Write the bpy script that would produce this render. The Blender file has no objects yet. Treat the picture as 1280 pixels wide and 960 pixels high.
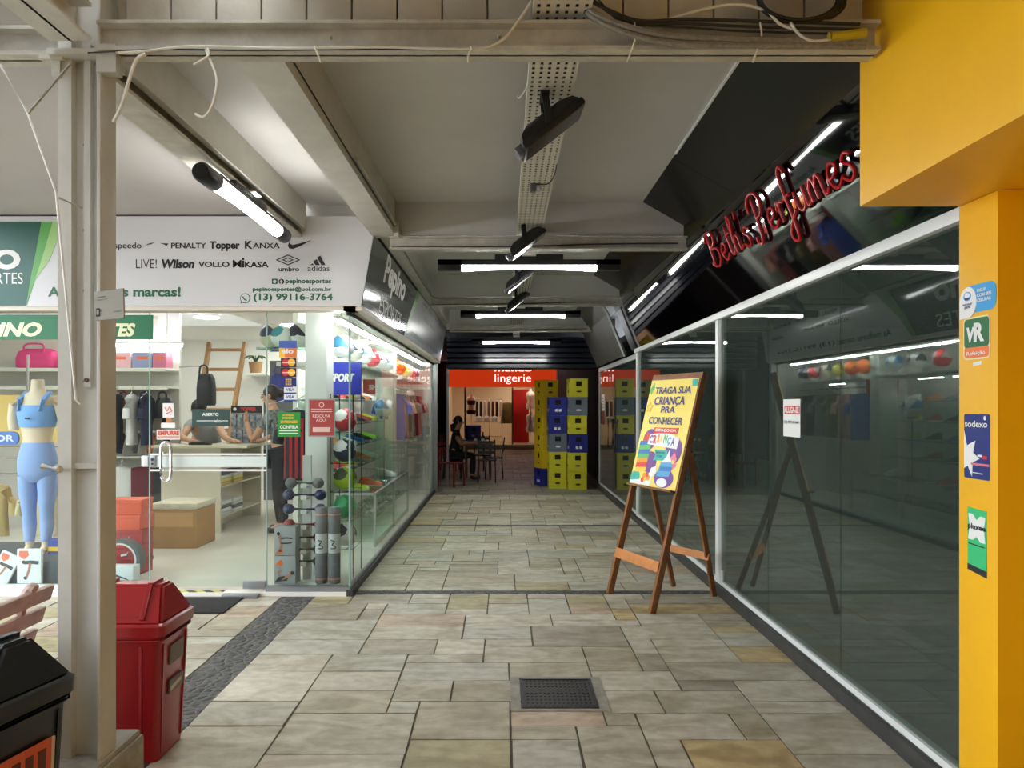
import bpy, bmesh, math, random
from mathutils import Vector, Matrix, Euler
random.seed(7)
S = bpy.context.scene
C = S.collection
PI = math.pi
R = math.radians

# ---------------------------------------------------------------- camera
F = 960.0; VU, VV, EYE = 630.0, 508.0, 1.55          # focal length in px, vanishing point, eye height
cam = bpy.data.cameras.new('camera'); co = bpy.data.objects.new('camera', cam); C.objects.link(co)
co.location = (0, 0, EYE); co.rotation_euler = (R(90), 0, 0)
cam.sensor_width = 36; cam.lens = 36 * F / 1280
cam.shift_x = (640 - VU) / 1280; cam.shift_y = (VV - 480) / 1280
cam.clip_start = .05; cam.clip_end = 200
S.camera = co
# ---------------------------------------------------------------- world, exposure
wd = bpy.data.worlds.new('world'); S.world = wd; wd.use_nodes = True
bg = wd.node_tree.nodes['Background']
bg.inputs[0].default_value = (.86, .93, 1.0, 1); bg.inputs[1].default_value = 3.8
S.view_settings.view_transform = 'Standard'; S.view_settings.look = 'None'
S.view_settings.exposure = 0.9; S.view_settings.gamma = 1; S.view_settings.use_curve_mapping = False
TUBE = 22.0; DISC = 36.0; STRIP = 42.0; WARM = 14.0     # emission of the lamps
S.cycles.max_bounces = 10; S.cycles.transparent_max_bounces = 24
S.cycles.sample_clamp_indirect = 6

def P(u, v, Y):                                       # a point of the place that shows at pixel (u, v) when Y metres away
    return Vector(((u - VU) * Y / F, Y, EYE - (v - VV) * Y / F))
def s2l(c):
    c /= 255.0
    return c / 12.92 if c <= .04045 else ((c + .055) / 1.055) ** 2.4
def lin(rgb): return tuple(s2l(x) for x in rgb) + (1,)

# ---------------------------------------------------------------- materials
MATS = {}
def M(name, rgb=(200, 200, 200), rough=.5, metal=0, noise=0, scale=6, bump=0, emit=0, spec=.5, coat=0, dark=None, bscale=None):
    if name in MATS: return MATS[name]
    m = bpy.data.materials.new(name); m.use_nodes = True; MATS[name] = m
    nt = m.node_tree; b = nt.nodes['Principled BSDF']
    b.inputs['Base Color'].default_value = lin(rgb); b.inputs['Roughness'].default_value = rough
    b.inputs['Metallic'].default_value = metal; b.inputs['Specular IOR Level'].default_value = spec
    if coat: b.inputs['Coat Weight'].default_value = coat; b.inputs['Coat Roughness'].default_value = .03
    tc = nt.nodes.new('ShaderNodeTexCoord')
    if noise:
        n = nt.nodes.new('ShaderNodeTexNoise'); n.inputs['Scale'].default_value = scale; n.inputs['Detail'].default_value = 6
        n.inputs['Roughness'].default_value = .65
        nt.links.new(tc.outputs['Object'], n.inputs['Vector'])
        r = nt.nodes.new('ShaderNodeValToRGB')
        r.color_ramp.elements[0].position = .3; r.color_ramp.elements[1].position = .7
        d = dark or tuple(x * (1 - noise) for x in rgb)
        r.color_ramp.elements[0].color = lin(d); r.color_ramp.elements[1].color = lin(rgb)
        nt.links.new(n.outputs['Fac'], r.inputs['Fac']); nt.links.new(r.outputs['Color'], b.inputs['Base Color'])
    if bump:
        n2 = nt.nodes.new('ShaderNodeTexNoise'); n2.inputs['Scale'].default_value = bscale or scale * 4; n2.inputs['Detail'].default_value = 5
        nt.links.new(tc.outputs['Object'], n2.inputs['Vector'])
        bp = nt.nodes.new('ShaderNodeBump'); bp.inputs['Strength'].default_value = bump; bp.inputs['Distance'].default_value = .02
        nt.links.new(n2.outputs['Fac'], bp.inputs['Height']); nt.links.new(bp.outputs['Normal'], b.inputs['Normal'])
    if emit:
        b.inputs['Emission Color'].default_value = lin(rgb); b.inputs['Emission Strength'].default_value = emit
    return m
def glass_mat(name, tint=(235, 245, 240), ior=1.5, dust=0.0, rough=0.0, graze=1.0):
    m = bpy.data.materials.new(name); m.use_nodes = True; MATS[name] = m
    nt = m.node_tree; nt.nodes.clear()
    o = nt.nodes.new('ShaderNodeOutputMaterial'); t = nt.nodes.new('ShaderNodeBsdfTransparent'); g = nt.nodes.new('ShaderNodeBsdfGlossy')
    t.inputs[0].default_value = lin(tint); g.inputs['Roughness'].default_value = rough
    # thin pane: the same reflectance from either side (Schlick)
    lw = nt.nodes.new('ShaderNodeLayerWeight'); lw.inputs[0].default_value = .5
    pw = nt.nodes.new('ShaderNodeMath'); pw.operation = 'POWER'; pw.inputs[1].default_value = 5
    f0 = ((ior - 1) / (ior + 1)) ** 2
    ml = nt.nodes.new('ShaderNodeMath'); ml.operation = 'MULTIPLY_ADD'; ml.inputs[1].default_value = (1 - f0) * graze; ml.inputs[2].default_value = f0
    mx = nt.nodes.new('ShaderNodeMixShader')
    nt.links.new(lw.outputs['Facing'], pw.inputs[0]); nt.links.new(pw.outputs[0], ml.inputs[0])
    nt.links.new(ml.outputs[0], mx.inputs[0]); nt.links.new(t.outputs[0], mx.inputs[1]); nt.links.new(g.outputs[0], mx.inputs[2])
    last = mx
    if dust:
        d = nt.nodes.new('ShaderNodeBsdfDiffuse'); d.inputs[0].default_value = lin((150, 165, 155))
        m2 = nt.nodes.new('ShaderNodeMixShader'); m2.inputs[0].default_value = dust
        nt.links.new(mx.outputs[0], m2.inputs[1]); nt.links.new(d.outputs[0], m2.inputs[2]); last = m2
    nt.links.new(last.outputs[0], o.inputs[0])
    return m
def ball_mat(name, base, *cols, scale=2.2):
    m = bpy.data.materials.new(name); m.use_nodes = True; MATS[name] = m
    nt = m.node_tree; b = nt.nodes['Principled BSDF']; b.inputs['Roughness'].default_value = .35
    tc = nt.nodes.new('ShaderNodeTexCoord'); v = nt.nodes.new('ShaderNodeTexVoronoi'); v.inputs['Scale'].default_value = scale / .11 * .5
    nt.links.new(tc.outputs['Object'], v.inputs['Vector'])
    sp = nt.nodes.new('ShaderNodeSeparateColor'); nt.links.new(v.outputs['Color'], sp.inputs[0])
    r = nt.nodes.new('ShaderNodeValToRGB'); r.color_ramp.interpolation = 'CONSTANT'
    r.color_ramp.elements[0].color = lin(base); r.color_ramp.elements[1].position = .55; r.color_ramp.elements[1].color = lin(cols[0])
    for i, c in enumerate(cols[1:]):
        e = r.color_ramp.elements.new(.72 + .14 * i); e.color = lin(c)
    nt.links.new(sp.outputs[0], r.inputs[0]); nt.links.new(r.outputs[0], b.inputs['Base Color'])
    return m

# ---------------------------------------------------------------- mesh builder
def frame(d):
    d = d.normalized(); a = Vector((0, 0, 1)) if abs(d.z) < .9 else Vector((1, 0, 0))
    x = d.cross(a).normalized(); return x, x.cross(d).normalized()
class MB:
    def __init__(self, m=None): self.bm = bmesh.new(); self.mats = []; self.m = m
    def mi(self, m):
        m = m or self.m
        if m not in self.mats: self.mats.append(m)
        return self.mats.index(m)
    def face(self, vs, k, smooth=False):
        try: f = self.bm.faces.new(vs)
        except ValueError: return None
        f.material_index = k; f.smooth = smooth; return f
    def box(self, x0, x1, y0, y1, z0, z1, m=None, bevel=0, mat=None):
        k = self.mi(m); x0, x1 = sorted((x0, x1)); y0, y1 = sorted((y0, y1)); z0, z1 = sorted((z0, z1))
        v = [self.bm.verts.new((x, y, z)) for x in (x0, x1) for y in (y0, y1) for z in (z0, z1)]
        fs = [self.face([v[i] for i in q], k) for q in ((0, 1, 3, 2), (4, 6, 7, 5), (0, 4, 5, 1), (2, 3, 7, 6), (0, 2, 6, 4), (1, 5, 7, 3))]
        if mat is not None: bmesh.ops.transform(self.bm, matrix=mat, verts=v)
        if bevel:
            es = list({e for f in fs for e in f.edges})
            r = bmesh.ops.bevel(self.bm, geom=es, offset=bevel, segments=2, affect='EDGES', profile=.6)
            for f in r['faces']: f.material_index = k
        return self
    def bar(self, a, b, w, h, m=None, up=None, bevel=0):              # a straight bar of section w x h
        a, b = Vector(a), Vector(b); d = b - a; L = d.length; z = d.normalized()
        x, y = frame(d)
        if up is not None:
            y = Vector(up); y = (y - z * y.dot(z)).normalized(); x = y.cross(z)
        mt = Matrix(((x.x, y.x, z.x, a.x), (x.y, y.y, z.y, a.y), (x.z, y.z, z.z, a.z), (0, 0, 0, 1)))
        return self.box(-w / 2, w / 2, -h / 2, h / 2, 0, L, m, bevel, mt)
    def rings(self, rs, m=None, cap=True, closed=False, smooth=True):
        k = self.mi(m); vs = [[self.bm.verts.new(p) for p in r] for r in rs]; n = len(vs[0])
        for i in range(len(vs) - (0 if closed else 1)):
            a, b = vs[i], vs[(i + 1) % len(vs)]
            for j in range(n): self.face([a[j], a[(j + 1) % n], b[(j + 1) % n], b[j]], k, smooth)
        if cap and not closed:
            self.face(list(reversed(vs[0])), k); self.face(vs[-1], k)
        return self
    def tube(self, pts, r, m=None, seg=8, closed=False, flat=1.0, flatdir=None):
        pts = [Vector(p) for p in pts]; n = len(pts); rs = []; px = None
        for i, p in enumerate(pts):
            if closed: d = pts[(i + 1) % n] - pts[i - 1]
            else: d = pts[min(i + 1, n - 1)] - pts[max(i - 1, 0)]
            if d.length < 1e-9: d = Vector((0, 0, 1))
            d.normalize()
            if px is None: x, y = frame(d)
            else:
                x = px - d * px.dot(d)
                x = x.normalized() if x.length > 1e-6 else frame(d)[0]
                y = d.cross(x).normalized()
            px = x; rr = r[i] if isinstance(r, (list, tuple)) else r
            rs.append([p + (x * math.cos(t) + y * math.sin(t)) * rr for t in (2 * PI * j / seg for j in range(seg))])
        return self.rings(rs, m, not closed, closed)
    def cyl(self, a, b, r, m=None, r2=None, seg=16): return self.tube([a, b], [r, r if r2 is None else r2], m, seg)
    def lathe(self, c, prof, m=None, seg=20, axis=(0, 0, 1)):
        c = Vector(c); z = Vector(axis).normalized(); x, y = frame(z)
        return self.rings([[c + z * h + (x * math.cos(t) + y * math.sin(t)) * max(r, 1e-4) for t in (2 * PI * j / seg for j in range(seg))] for r, h in prof], m)
    def ell(self, c, r, m=None, seg=16, rot=None):                    # ellipsoid, r = radius or three radii
        c = Vector(c); r = Vector((r, r, r)) if isinstance(r, (int, float)) else Vector(r); k = self.mi(m)
        mt = Matrix.Translation(c) @ (rot.to_4x4() if rot is not None else Matrix()) @ Matrix.Diagonal((r.x, r.y, r.z, 1))
        q = bmesh.ops.create_uvsphere(self.bm, u_segments=seg, v_segments=max(6, seg * 2 // 3), radius=1, matrix=mt)
        for f in {f for v in q['verts'] for f in v.link_faces}: f.material_index = k; f.smooth = True
        return self
    def loft(self, secs, m=None, seg=14, smooth=True):                # secs: (cx, cy, cz, rx, ry) ellipses at height cz
        return self.rings([[Vector((cx + rx * math.cos(t), cy + ry * math.sin(t), cz)) for t in (2 * PI * j / seg for j in range(seg))] for cx, cy, cz, rx, ry in secs], m, True, False, smooth)
    def prism(self, pts, vec, m=None):
        k = self.mi(m); vec = Vector(vec); a = [self.bm.verts.new(Vector(p)) for p in pts]; b = [self.bm.verts.new(Vector(p) + vec) for p in pts]; n = len(a)
        self.face(a, k); self.face(list(reversed(b)), k)
        for i in range(n): self.face([a[i], b[i], b[(i + 1) % n], a[(i + 1) % n]], k)
        return self
    def quad(self, a, b, c, d, m=None):
        k = self.mi(m); self.face([self.bm.verts.new(Vector(p)) for p in (a, b, c, d)], k); return self
    def mesh(self, me, m=None, mt=None):
        k = self.mi(m); n0 = len(self.bm.faces); nv = len(self.bm.verts)
        self.bm.from_mesh(me); self.bm.verts.ensure_lookup_table(); self.bm.faces.ensure_lookup_table()
        if mt is not None: bmesh.ops.transform(self.bm, matrix=mt, verts=self.bm.verts[nv:])
        for f in self.bm.faces[n0:]: f.material_index = k
        return self
    def build(self, name, parent=None, label=None, local=False, origin=None, recalc=True):
        me = bpy.data.meshes.new(name)
        if recalc: bmesh.ops.recalc_face_normals(self.bm, faces=self.bm.faces)
        self.bm.to_mesh(me)
        for m in self.mats: me.materials.append(m)
        me.set_sharp_from_angle(angle=R(42))
        o = bpy.data.objects.new(name, me); C.objects.link(o)
        if parent is not None:
            o.parent = parent; W[o.name] = W[parent.name].copy()
            if not local: me.transform(W[parent.name].inverted())
        else:
            if origin is None and not local and len(me.vertices):
                xs = [v.co for v in me.vertices]
                lo = [min(v[i] for v in xs) for i in range(3)]; hi = [max(v[i] for v in xs) for i in range(3)]
                origin = ((lo[0] + hi[0]) / 2, (lo[1] + hi[1]) / 2, lo[2])
            if origin is not None:
                o.location = origin; me.transform(Matrix.Translation(-Vector(origin)))
            W[o.name] = Matrix.Translation(o.location)
        self.bm.free()
        if label: o['label'] = label
        return o
W = {}
def thing(name, label, cat, loc=(0, 0, 0), rz=0, group=None):
    o = bpy.data.objects.new(name, None); C.objects.link(o); o.empty_display_size = .1
    o.location = loc; o.rotation_euler = (0, 0, rz)
    W[o.name] = Matrix.Translation(Vector(loc)) @ Matrix.Rotation(rz, 4, 'Z')
    return tag(o, label, cat, group)
def tag(o, label, cat, group=None):
    o['label'] = label; o['category'] = cat
    if group: o['group'] = group
    return o
def struct(o): o['kind'] = 'structure'; return o
def dup(root, loc, rz=None, label=None, group=None, mat=None):
    r = root.copy(); C.objects.link(r); r.location = loc
    if rz is not None: r.rotation_euler = (0, 0, rz)
    if label: r['label'] = label
    if group: r['group'] = group
    for ch in list(root.children):
        c = ch.copy(); C.objects.link(c); c.parent = r
        for g in list(ch.children):
            d = g.copy(); C.objects.link(d); d.parent = c
    W[r.name] = Matrix.Translation(r.location) @ Matrix.Rotation(r.rotation_euler.z, 4, 'Z')
    return r
def recolor(root, *pairs):                             # own mesh copies with other materials
    for o in [root] + list(root.children) + [g for c in root.children for g in c.children]:
        if o.type != 'MESH': continue
        for a, b in pairs:
            if any(s == a for s in o.data.materials):
                if o.data.users > 1: o.data = o.data.copy()
                for i, s in enumerate(o.data.materials):
                    if s == a: o.data.materials[i] = b
def smooth_pts(pts, n=6, closed=False):                # Catmull-Rom through the points
    pts = [Vector(p) for p in pts]; out = []; N = len(pts)
    g = (lambda i: pts[i % N]) if closed else (lambda i: pts[min(max(i, 0), N - 1)])
    for i in range(N if closed else N - 1):
        a, b, c, d = g(i - 1), g(i), g(i + 1), g(i + 2)
        for k in range(n):
            t = k / n
            out.append(.5 * (2 * b + (c - a) * t + (2 * a - 5 * b + 4 * c - d) * t * t + (3 * b - a - 3 * c + d) * t ** 3))
    if not closed: out.append(pts[-1].copy())
    return out
def text_mesh(s, bold=0, shear=0, depth=.004, space=1.0):
    cu = bpy.data.curves.new('t', 'FONT'); cu.body = s; cu.size = 1; cu.offset = bold; cu.shear = shear; cu.space_character = space
    cu.resolution_u = 3
    o = bpy.data.objects.new('t', cu); C.objects.link(o)
    bpy.context.view_layer.update()
    me = bpy.data.meshes.new_from_object(o.evaluated_get(bpy.context.evaluated_depsgraph_get()))
    bpy.data.objects.remove(o); bpy.data.curves.remove(cu)
    return me
class Plane2:                                          # a flat drawing surface: origin, unit right, unit up
    def __init__(self, o, ux, uy): self.o, self.x, self.y = Vector(o), Vector(ux).normalized(), Vector(uy).normalized(); self.n = self.x.cross(self.y).normalized()
    def at(self, a, b, h=0): return self.o + self.x * a + self.y * b + self.n * h
def text(mb, s, pl, a0, a1, b0, b1, m, bold=.0, shear=0, h=.0045, depth=.002, space=1.0):
    me = text_mesh(s, bold, shear, space=space)
    if not len(me.vertices): return
    xs = [v.co.x for v in me.vertices]; ys = [v.co.y for v in me.vertices]
    x0, x1, y0, y1 = min(xs), max(xs), min(ys), max(ys)
    sx = (a1 - a0) / (x1 - x0 or 1); sy = (b1 - b0) / (y1 - y0 or 1)
    for v in me.vertices: v.co = pl.at(a0 + (v.co.x - x0) * sx, b0 + (v.co.y - y0) * sy, h)
    k = mb.mi(m); n0 = len(mb.bm.faces); nv = len(mb.bm.verts); mb.bm.from_mesh(me); mb.bm.faces.ensure_lookup_table()
    for f in mb.bm.faces[n0:]: f.material_index = k
    bpy.data.meshes.remove(me)
def poly(mb, pl, pts, m, h=.003, t=.001):              # a thin printed or cut shape lying on the surface
    mb.prism([pl.at(a, b, h) for a, b in pts], pl.n * t, m)
def disc(mb, pl, a, b, ra, rb, m, h=.003, t=.001, n=20, a0=0, a1=2 * PI):
    poly(mb, pl, [(a + ra * math.cos(a0 + (a1 - a0) * i / (n - (0 if a1 - a0 > 6.2 else 1))), b + rb * math.sin(a0 + (a1 - a0) * i / (n - (0 if a1 - a0 > 6.2 else 1)))) for i in range(n)], m, h, t)
def rect(mb, pl, a0, a1, b0, b1, m, h=.003, t=.001): poly(mb, pl, [(a0, b0), (a1, b0), (a1, b1), (a0, b1)], m, h, t)
def stroke(mb, pl, pts, w, m, h=.003, t=.001):         # a printed line of width w
    for (a, b), (c, d) in zip(pts, pts[1:]):
        L = math.hypot(c - a, d - b) or 1; nx, ny = -(d - b) / L * w / 2, (c - a) / L * w / 2
        poly(mb, pl, [(a + nx, b + ny), (a - nx, b - ny), (c - nx, d - ny), (c + nx, d + ny)], m, h, t)

cream = M('painted_steel', (208, 205, 196), .5, noise=.1, scale=3, bump=.08)
creamd = M('painted_steel_worn', (206, 201, 188), .55, noise=.18, scale=7, bump=.15)
white = M('white_paint', (232, 230, 226), .5, noise=.03, scale=2)
plaster = M('ceiling_paint', (204, 201, 196), .8, noise=.05, scale=1.2, bump=.05)
blockm = M('block_wall_paint', (205, 198, 184), .8, noise=.1, scale=3, bump=.2)
black = M('black_plastic', (22, 22, 24), .4)
blackm = M('black_metal', (28, 28, 30), .35, spec=.4)
alu = M('aluminium', (200, 202, 204), .35, metal=.8)
aluw = M('white_aluminium', (225, 226, 226), .4)
chrome = M('chrome', (225, 225, 228), .15, metal=1)
GL = glass_mat('clear_glass', (246, 251, 249), 1.4, graze=.5)
GR = glass_mat('empty_shop_glass', (190, 204, 198), 1.8, dust=.07)

# ================================================================ FLOOR
def stone_mat():
    m = bpy.data.materials.new('sandstone_flags'); m.use_nodes = True; nt = m.node_tree; b = nt.nodes['Principled BSDF']
    at = nt.nodes.new('ShaderNodeAttribute'); at.attribute_name = 'tint'
    tc = nt.nodes.new('ShaderNodeTexCoord')
    n1 = nt.nodes.new('ShaderNodeTexNoise'); n1.inputs['Scale'].default_value = 2.6; n1.inputs['Detail'].default_value = 8; n1.inputs['Distortion'].default_value = 1.2
    n2 = nt.nodes.new('ShaderNodeTexNoise'); n2.inputs['Scale'].default_value = 14; n2.inputs['Detail'].default_value = 8
    mp = nt.nodes.new('ShaderNodeMapping'); mp.inputs['Scale'].default_value = (1, 2.2, 1); mp.inputs['Rotation'].default_value = (0, 0, .5)
    nt.links.new(tc.outputs['Object'], mp.inputs[0]); nt.links.new(mp.outputs[0], n1.inputs['Vector']); nt.links.new(tc.outputs['Object'], n2.inputs['Vector'])
    r1 = nt.nodes.new('ShaderNodeValToRGB'); r1.color_ramp.elements[0].position = .36; r1.color_ramp.elements[1].position = .62
    r1.color_ramp.elements[0].color = (.64, .59, .51, 1); r1.color_ramp.elements[1].color = (1, 1, 1, 1)
    r2 = nt.nodes.new('ShaderNodeValToRGB'); r2.color_ramp.elements[0].position = .3; r2.color_ramp.elements[1].position = .6
    r2.color_ramp.elements[0].color = (.80, .78, .74, 1); r2.color_ramp.elements[1].color = (1, 1, 1, 1)
    nt.links.new(n1.outputs['Fac'], r1.inputs[0]); nt.links.new(n2.outputs['Fac'], r2.inputs[0])
    a = nt.nodes.new('ShaderNodeMix'); a.data_type = 'RGBA'; a.blend_type = 'MULTIPLY'; a.inputs[0].default_value = 1
    c = nt.nodes.new('ShaderNodeMix'); c.data_type = 'RGBA'; c.blend_type = 'MULTIPLY'; c.inputs[0].default_value = 1
    nt.links.new(at.outputs['Color'], a.inputs[6]); nt.links.new(r1.outputs[0], a.inputs[7])
    nt.links.new(a.outputs[2], c.inputs[6]); nt.links.new(r2.outputs[0], c.inputs[7]); nt.links.new(c.outputs[2], b.inputs['Base Color'])
    rr = nt.nodes.new('ShaderNodeMapRange'); rr.inputs[3].default_value = .3; rr.inputs[4].default_value = .6
    nt.links.new(n1.outputs['Fac'], rr.inputs[0]); nt.links.new(rr.outputs[0], b.inputs['Roughness'])
    bp = nt.nodes.new('ShaderNodeBump'); bp.inputs['Strength'].default_value = .35; bp.inputs['Distance'].default_value = .015
    ad = nt.nodes.new('ShaderNodeMath'); ad.operation = 'ADD'; nt.links.new(n1.outputs['Fac'], ad.inputs[0]); nt.links.new(n2.outputs['Fac'], ad.inputs[1])
    nt.links.new(ad.outputs[0], bp.inputs['Height']); nt.links.new(bp.outputs['Normal'], b.inputs['Normal'])
    return m
def cobble_mat():
    m = bpy.data.materials.new('black_cobbles'); m.use_nodes = True; nt = m.node_tree; b = nt.nodes['Principled BSDF']; b.inputs['Roughness'].default_value = .55
    tc = nt.nodes.new('ShaderNodeTexCoord'); v = nt.nodes.new('ShaderNodeTexVoronoi'); v.feature = 'DISTANCE_TO_EDGE'; v.inputs['Scale'].default_value = 17
    v2 = nt.nodes.new('ShaderNodeTexVoronoi'); v2.inputs['Scale'].default_value = 17
    nt.links.new(tc.outputs['Object'], v.inputs['Vector']); nt.links.new(tc.outputs['Object'], v2.inputs['Vector'])
    r = nt.nodes.new('ShaderNodeValToRGB'); r.color_ramp.elements[0].color = lin((96, 90, 82)); r.color_ramp.elements[1].position = .12; r.color_ramp.elements[1].color = lin((58, 58, 60))
    nt.links.new(v.outputs['Distance'], r.inputs[0])
    x = nt.nodes.new('ShaderNodeMix'); x.data_type = 'RGBA'; x.blend_type = 'OVERLAY'; x.inputs[0].default_value = .45
    bw = nt.nodes.new('ShaderNodeRGBToBW'); nt.links.new(v2.outputs['Color'], bw.inputs[0])
    nt.links.new(r.outputs[0], x.inputs[6]); nt.links.new(bw.outputs[0], x.inputs[7]); nt.links.new(x.outputs[2], b.inputs['Base Color'])
    bp = nt.nodes.new('ShaderNodeBump'); bp.inputs['Strength'].default_value = .9; bp.inputs['Distance'].default_value = .03
    mr = nt.nodes.new('ShaderNodeMath'); mr.operation = 'MINIMUM'; mr.inputs[1].default_value = .3; nt.links.new(v.outputs['Distance'], mr.inputs[0])
    nt.links.new(mr.outputs[0], bp.inputs['Height']); nt.links.new(bp.outputs['Normal'], b.inputs['Normal'])
    return m
STONE, COBBLE = stone_mat(), cobble_mat()
grout = M('grout', (122, 112, 96), .85, noise=.25, scale=9)
STREET = M('street_asphalt', (92, 90, 86), .8, noise=.1)
TINTS = [(196, 190, 172)] * 4 + [(206, 200, 184)] * 4 + [(182, 174, 152)] * 3 + [(188, 186, 172)] * 3 + [(172, 164, 148)] * 2 + [(192, 172, 150)] + [(196, 174, 128)] + [(178, 168, 130)]
def paving(regions, U=.155, tone=1.0):
    bm = bmesh.new(); lay = bm.loops.layers.float_color.new('tint')
    def stone(x0, x1, y0, y1):
        g = .0055; j = lambda: random.uniform(-.003, .003)
        z = random.uniform(-.0015, .0015)
        q = [(x0 + g + j(), y0 + g + j()), (x1 - g + j(), y0 + g + j()), (x1 - g + j(), y1 - g + j()), (x0 + g + j(), y1 - g + j())]
        t = [bm.verts.new((a, b, z)) for a, b in q]; u = [bm.verts.new((a, b, -.03)) for a, b in q]
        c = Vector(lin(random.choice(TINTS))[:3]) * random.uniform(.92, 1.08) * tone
        fs = [bm.faces.new(t)] + [bm.faces.new((t[i], u[i], u[(i + 1) % 4], t[(i + 1) % 4])) for i in range(4)]
        for f in fs:
            for l in f.loops: l[lay] = (c.x, c.y, c.z, 1)
    for X0, X1, Y0, Y1 in regions:
        nx, ny = max(1, round((X1 - X0) / U)), max(1, round((Y1 - Y0) / U)); ux, uy = (X1 - X0) / nx, (Y1 - Y0) / ny
        occ = [[False] * nx for _ in range(ny)]
        for j in range(ny):
            for i in range(nx):
                if occ[j][i]: continue
                w = random.choice((2, 3, 3, 4, 4)); h = random.choice((1, 1, 2, 2, 2, 3))
                k = 0
                while k < w and i + k < nx and not occ[j][i + k]: k += 1
                w2 = k if (k - w) < 1 else w
                if i + w2 == nx - 1 and not occ[j][nx - 1]: w2 += 1
                h2 = min(h, ny - j)
                if w2 == 1: h2 = max(1, min(h2, 2))
                while h2 > 1 and any(occ[j + b][i + a] for a in range(w2) for b in range(h2)): h2 -= 1
                for b in range(h2):
                    for a in range(w2): occ[j + b][i + a] = True
                stone(X0 + i * ux, X0 + (i + w2) * ux, Y0 + j * uy, Y0 + (j + h2) * uy)
    me = bpy.data.meshes.new('floor'); bmesh.ops.recalc_face_normals(bm, faces=bm.faces); bm.to_mesh(me); bm.free(); me.materials.append(STONE)
    o = bpy.data.objects.new('floor', me); C.objects.link(o); W[o.name] = Matrix(); return struct(o)
paving([(-1.54, 1.76, -1.5, 6.34), (-1.30, 1.80, 6.47, 9.97), (-1.30, 1.80, 10.06, 13.48), (-6.2, -1.81, -1.5, 6.26)])
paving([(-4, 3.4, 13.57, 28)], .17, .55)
mb = MB(grout); mb.box(-6.2, 3.5, -1.5, 28, -.1, -.007); mb.box(-16, 9, -16, -1.5, -.1, 0, STREET); mb.box(-16, -6.2, -1.5, 28, -.1, 0, STREET); struct(mb.build('floor', origin=(0, 0, 0)))
for i, (a, b, c, d) in enumerate([(-1.30, 1.78, 6.34, 6.47), (-1.30, 1.80, 9.97, 10.06), (-1.30, 1.80, 13.48, 13.57), (-1.81, -1.54, -1.5, 6.26)]):
    mb = MB(COBBLE); mb.box(a, b, c, d, -.05, -.002); struct(mb.build('trim_%d' % (i + 1), origin=(0, 0, 0)))
# manhole cover
mh = thing('manhole_cover', 'dark square ribbed cast iron manhole cover set in the paving', 'manhole cover', (.21, 4.13, 0))
iron = M('cast_iron', (52, 50, 50), .5, metal=.35, noise=.3, scale=10)
conc = M('concrete', (168, 162, 148), .85, noise=.25, scale=8, bump=.3)
x0, x1, y0, y1 = .085, .493, 3.93, 4.36
mb = MB(conc)
for a in ((x0 - .05, x1 + .05, y0 - .03, y0), (x0 - .05, x1 + .05, y1, y1 + .03), (x0 - .05, x0, y0, y1), (x1, x1 + .05, y0, y1)): mb.box(*a, -.02, .004)
mb.build('surround', mh)
mb = MB(iron); mb.box(x0 + .003, x1 - .003, y0 + .003, y1 - .003, -.02, .002)
n = 16
for i in range(n):
    t = x0 + .03 + (x1 - x0 - .06) * i / (n - 1)
    mb.box(t - .006, t + .006, y0 + .03, y1 - .03, .002, .006)
for i in range(9):
    t = y0 + .03 + (y1 - y0 - .06) * i / 8
    mb.box(x0 + .03, x1 - .03, t - .003, t + .003, .002, .0045)
for a in ((x0 + .005, x1 - .005, y0 + .005, y0 + .018), (x0 + .005, x1 - .005, y1 - .018, y1 - .005), (x0 + .005, x0 + .018, y0, y1), (x1 - .018, x1 - .005, y0 + .005, y1 - .005)): mb.box(*a, .002, .007)
mb.build('lid', mh)

# ================================================================ CEILING, HEADER WALLS, BEAMS
mb = MB(plaster)
mb.box(-.88, 1.34, -7, 2.92, 3.2, 3.32); mb.box(-.88, 1.95, 2.92, 6.3, 3.2, 3.32); mb.box(-1.3, 1.95, 6.3, 14.1, 3.2, 3.32); struct(mb.build('ceiling', origin=(0, 0, 0)))
mb = MB(plaster); mb.box(-1.62, -1.07, -7, 6.3, 3.2, 3.32); struct(mb.build('ceiling', origin=(0, 0, 0)))
mb = MB(M('ceiling_paint_grey', (188, 182, 179), .8, noise=.05, scale=1.2)); mb.box(-4.6, -1.78, -7, 6.3, 3.10, 3.32); struct(mb.build('ceiling', origin=(0, 0, 0)))
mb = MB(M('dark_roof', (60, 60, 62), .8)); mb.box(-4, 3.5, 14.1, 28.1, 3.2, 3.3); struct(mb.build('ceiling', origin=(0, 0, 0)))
mb = MB(plaster); mb.box(-7, -.95, 6.3, 6.36, 3.0, 3.32); struct(mb.build('wall_left', origin=(0, 0, 0)))
mb = MB(M('rear_wall', (76, 74, 72), .8)); mb.box(-16, 3.2, -7.2, -7, 0, 3.6); struct(mb.build('wall_front', origin=(0, 0, 0)))
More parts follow.
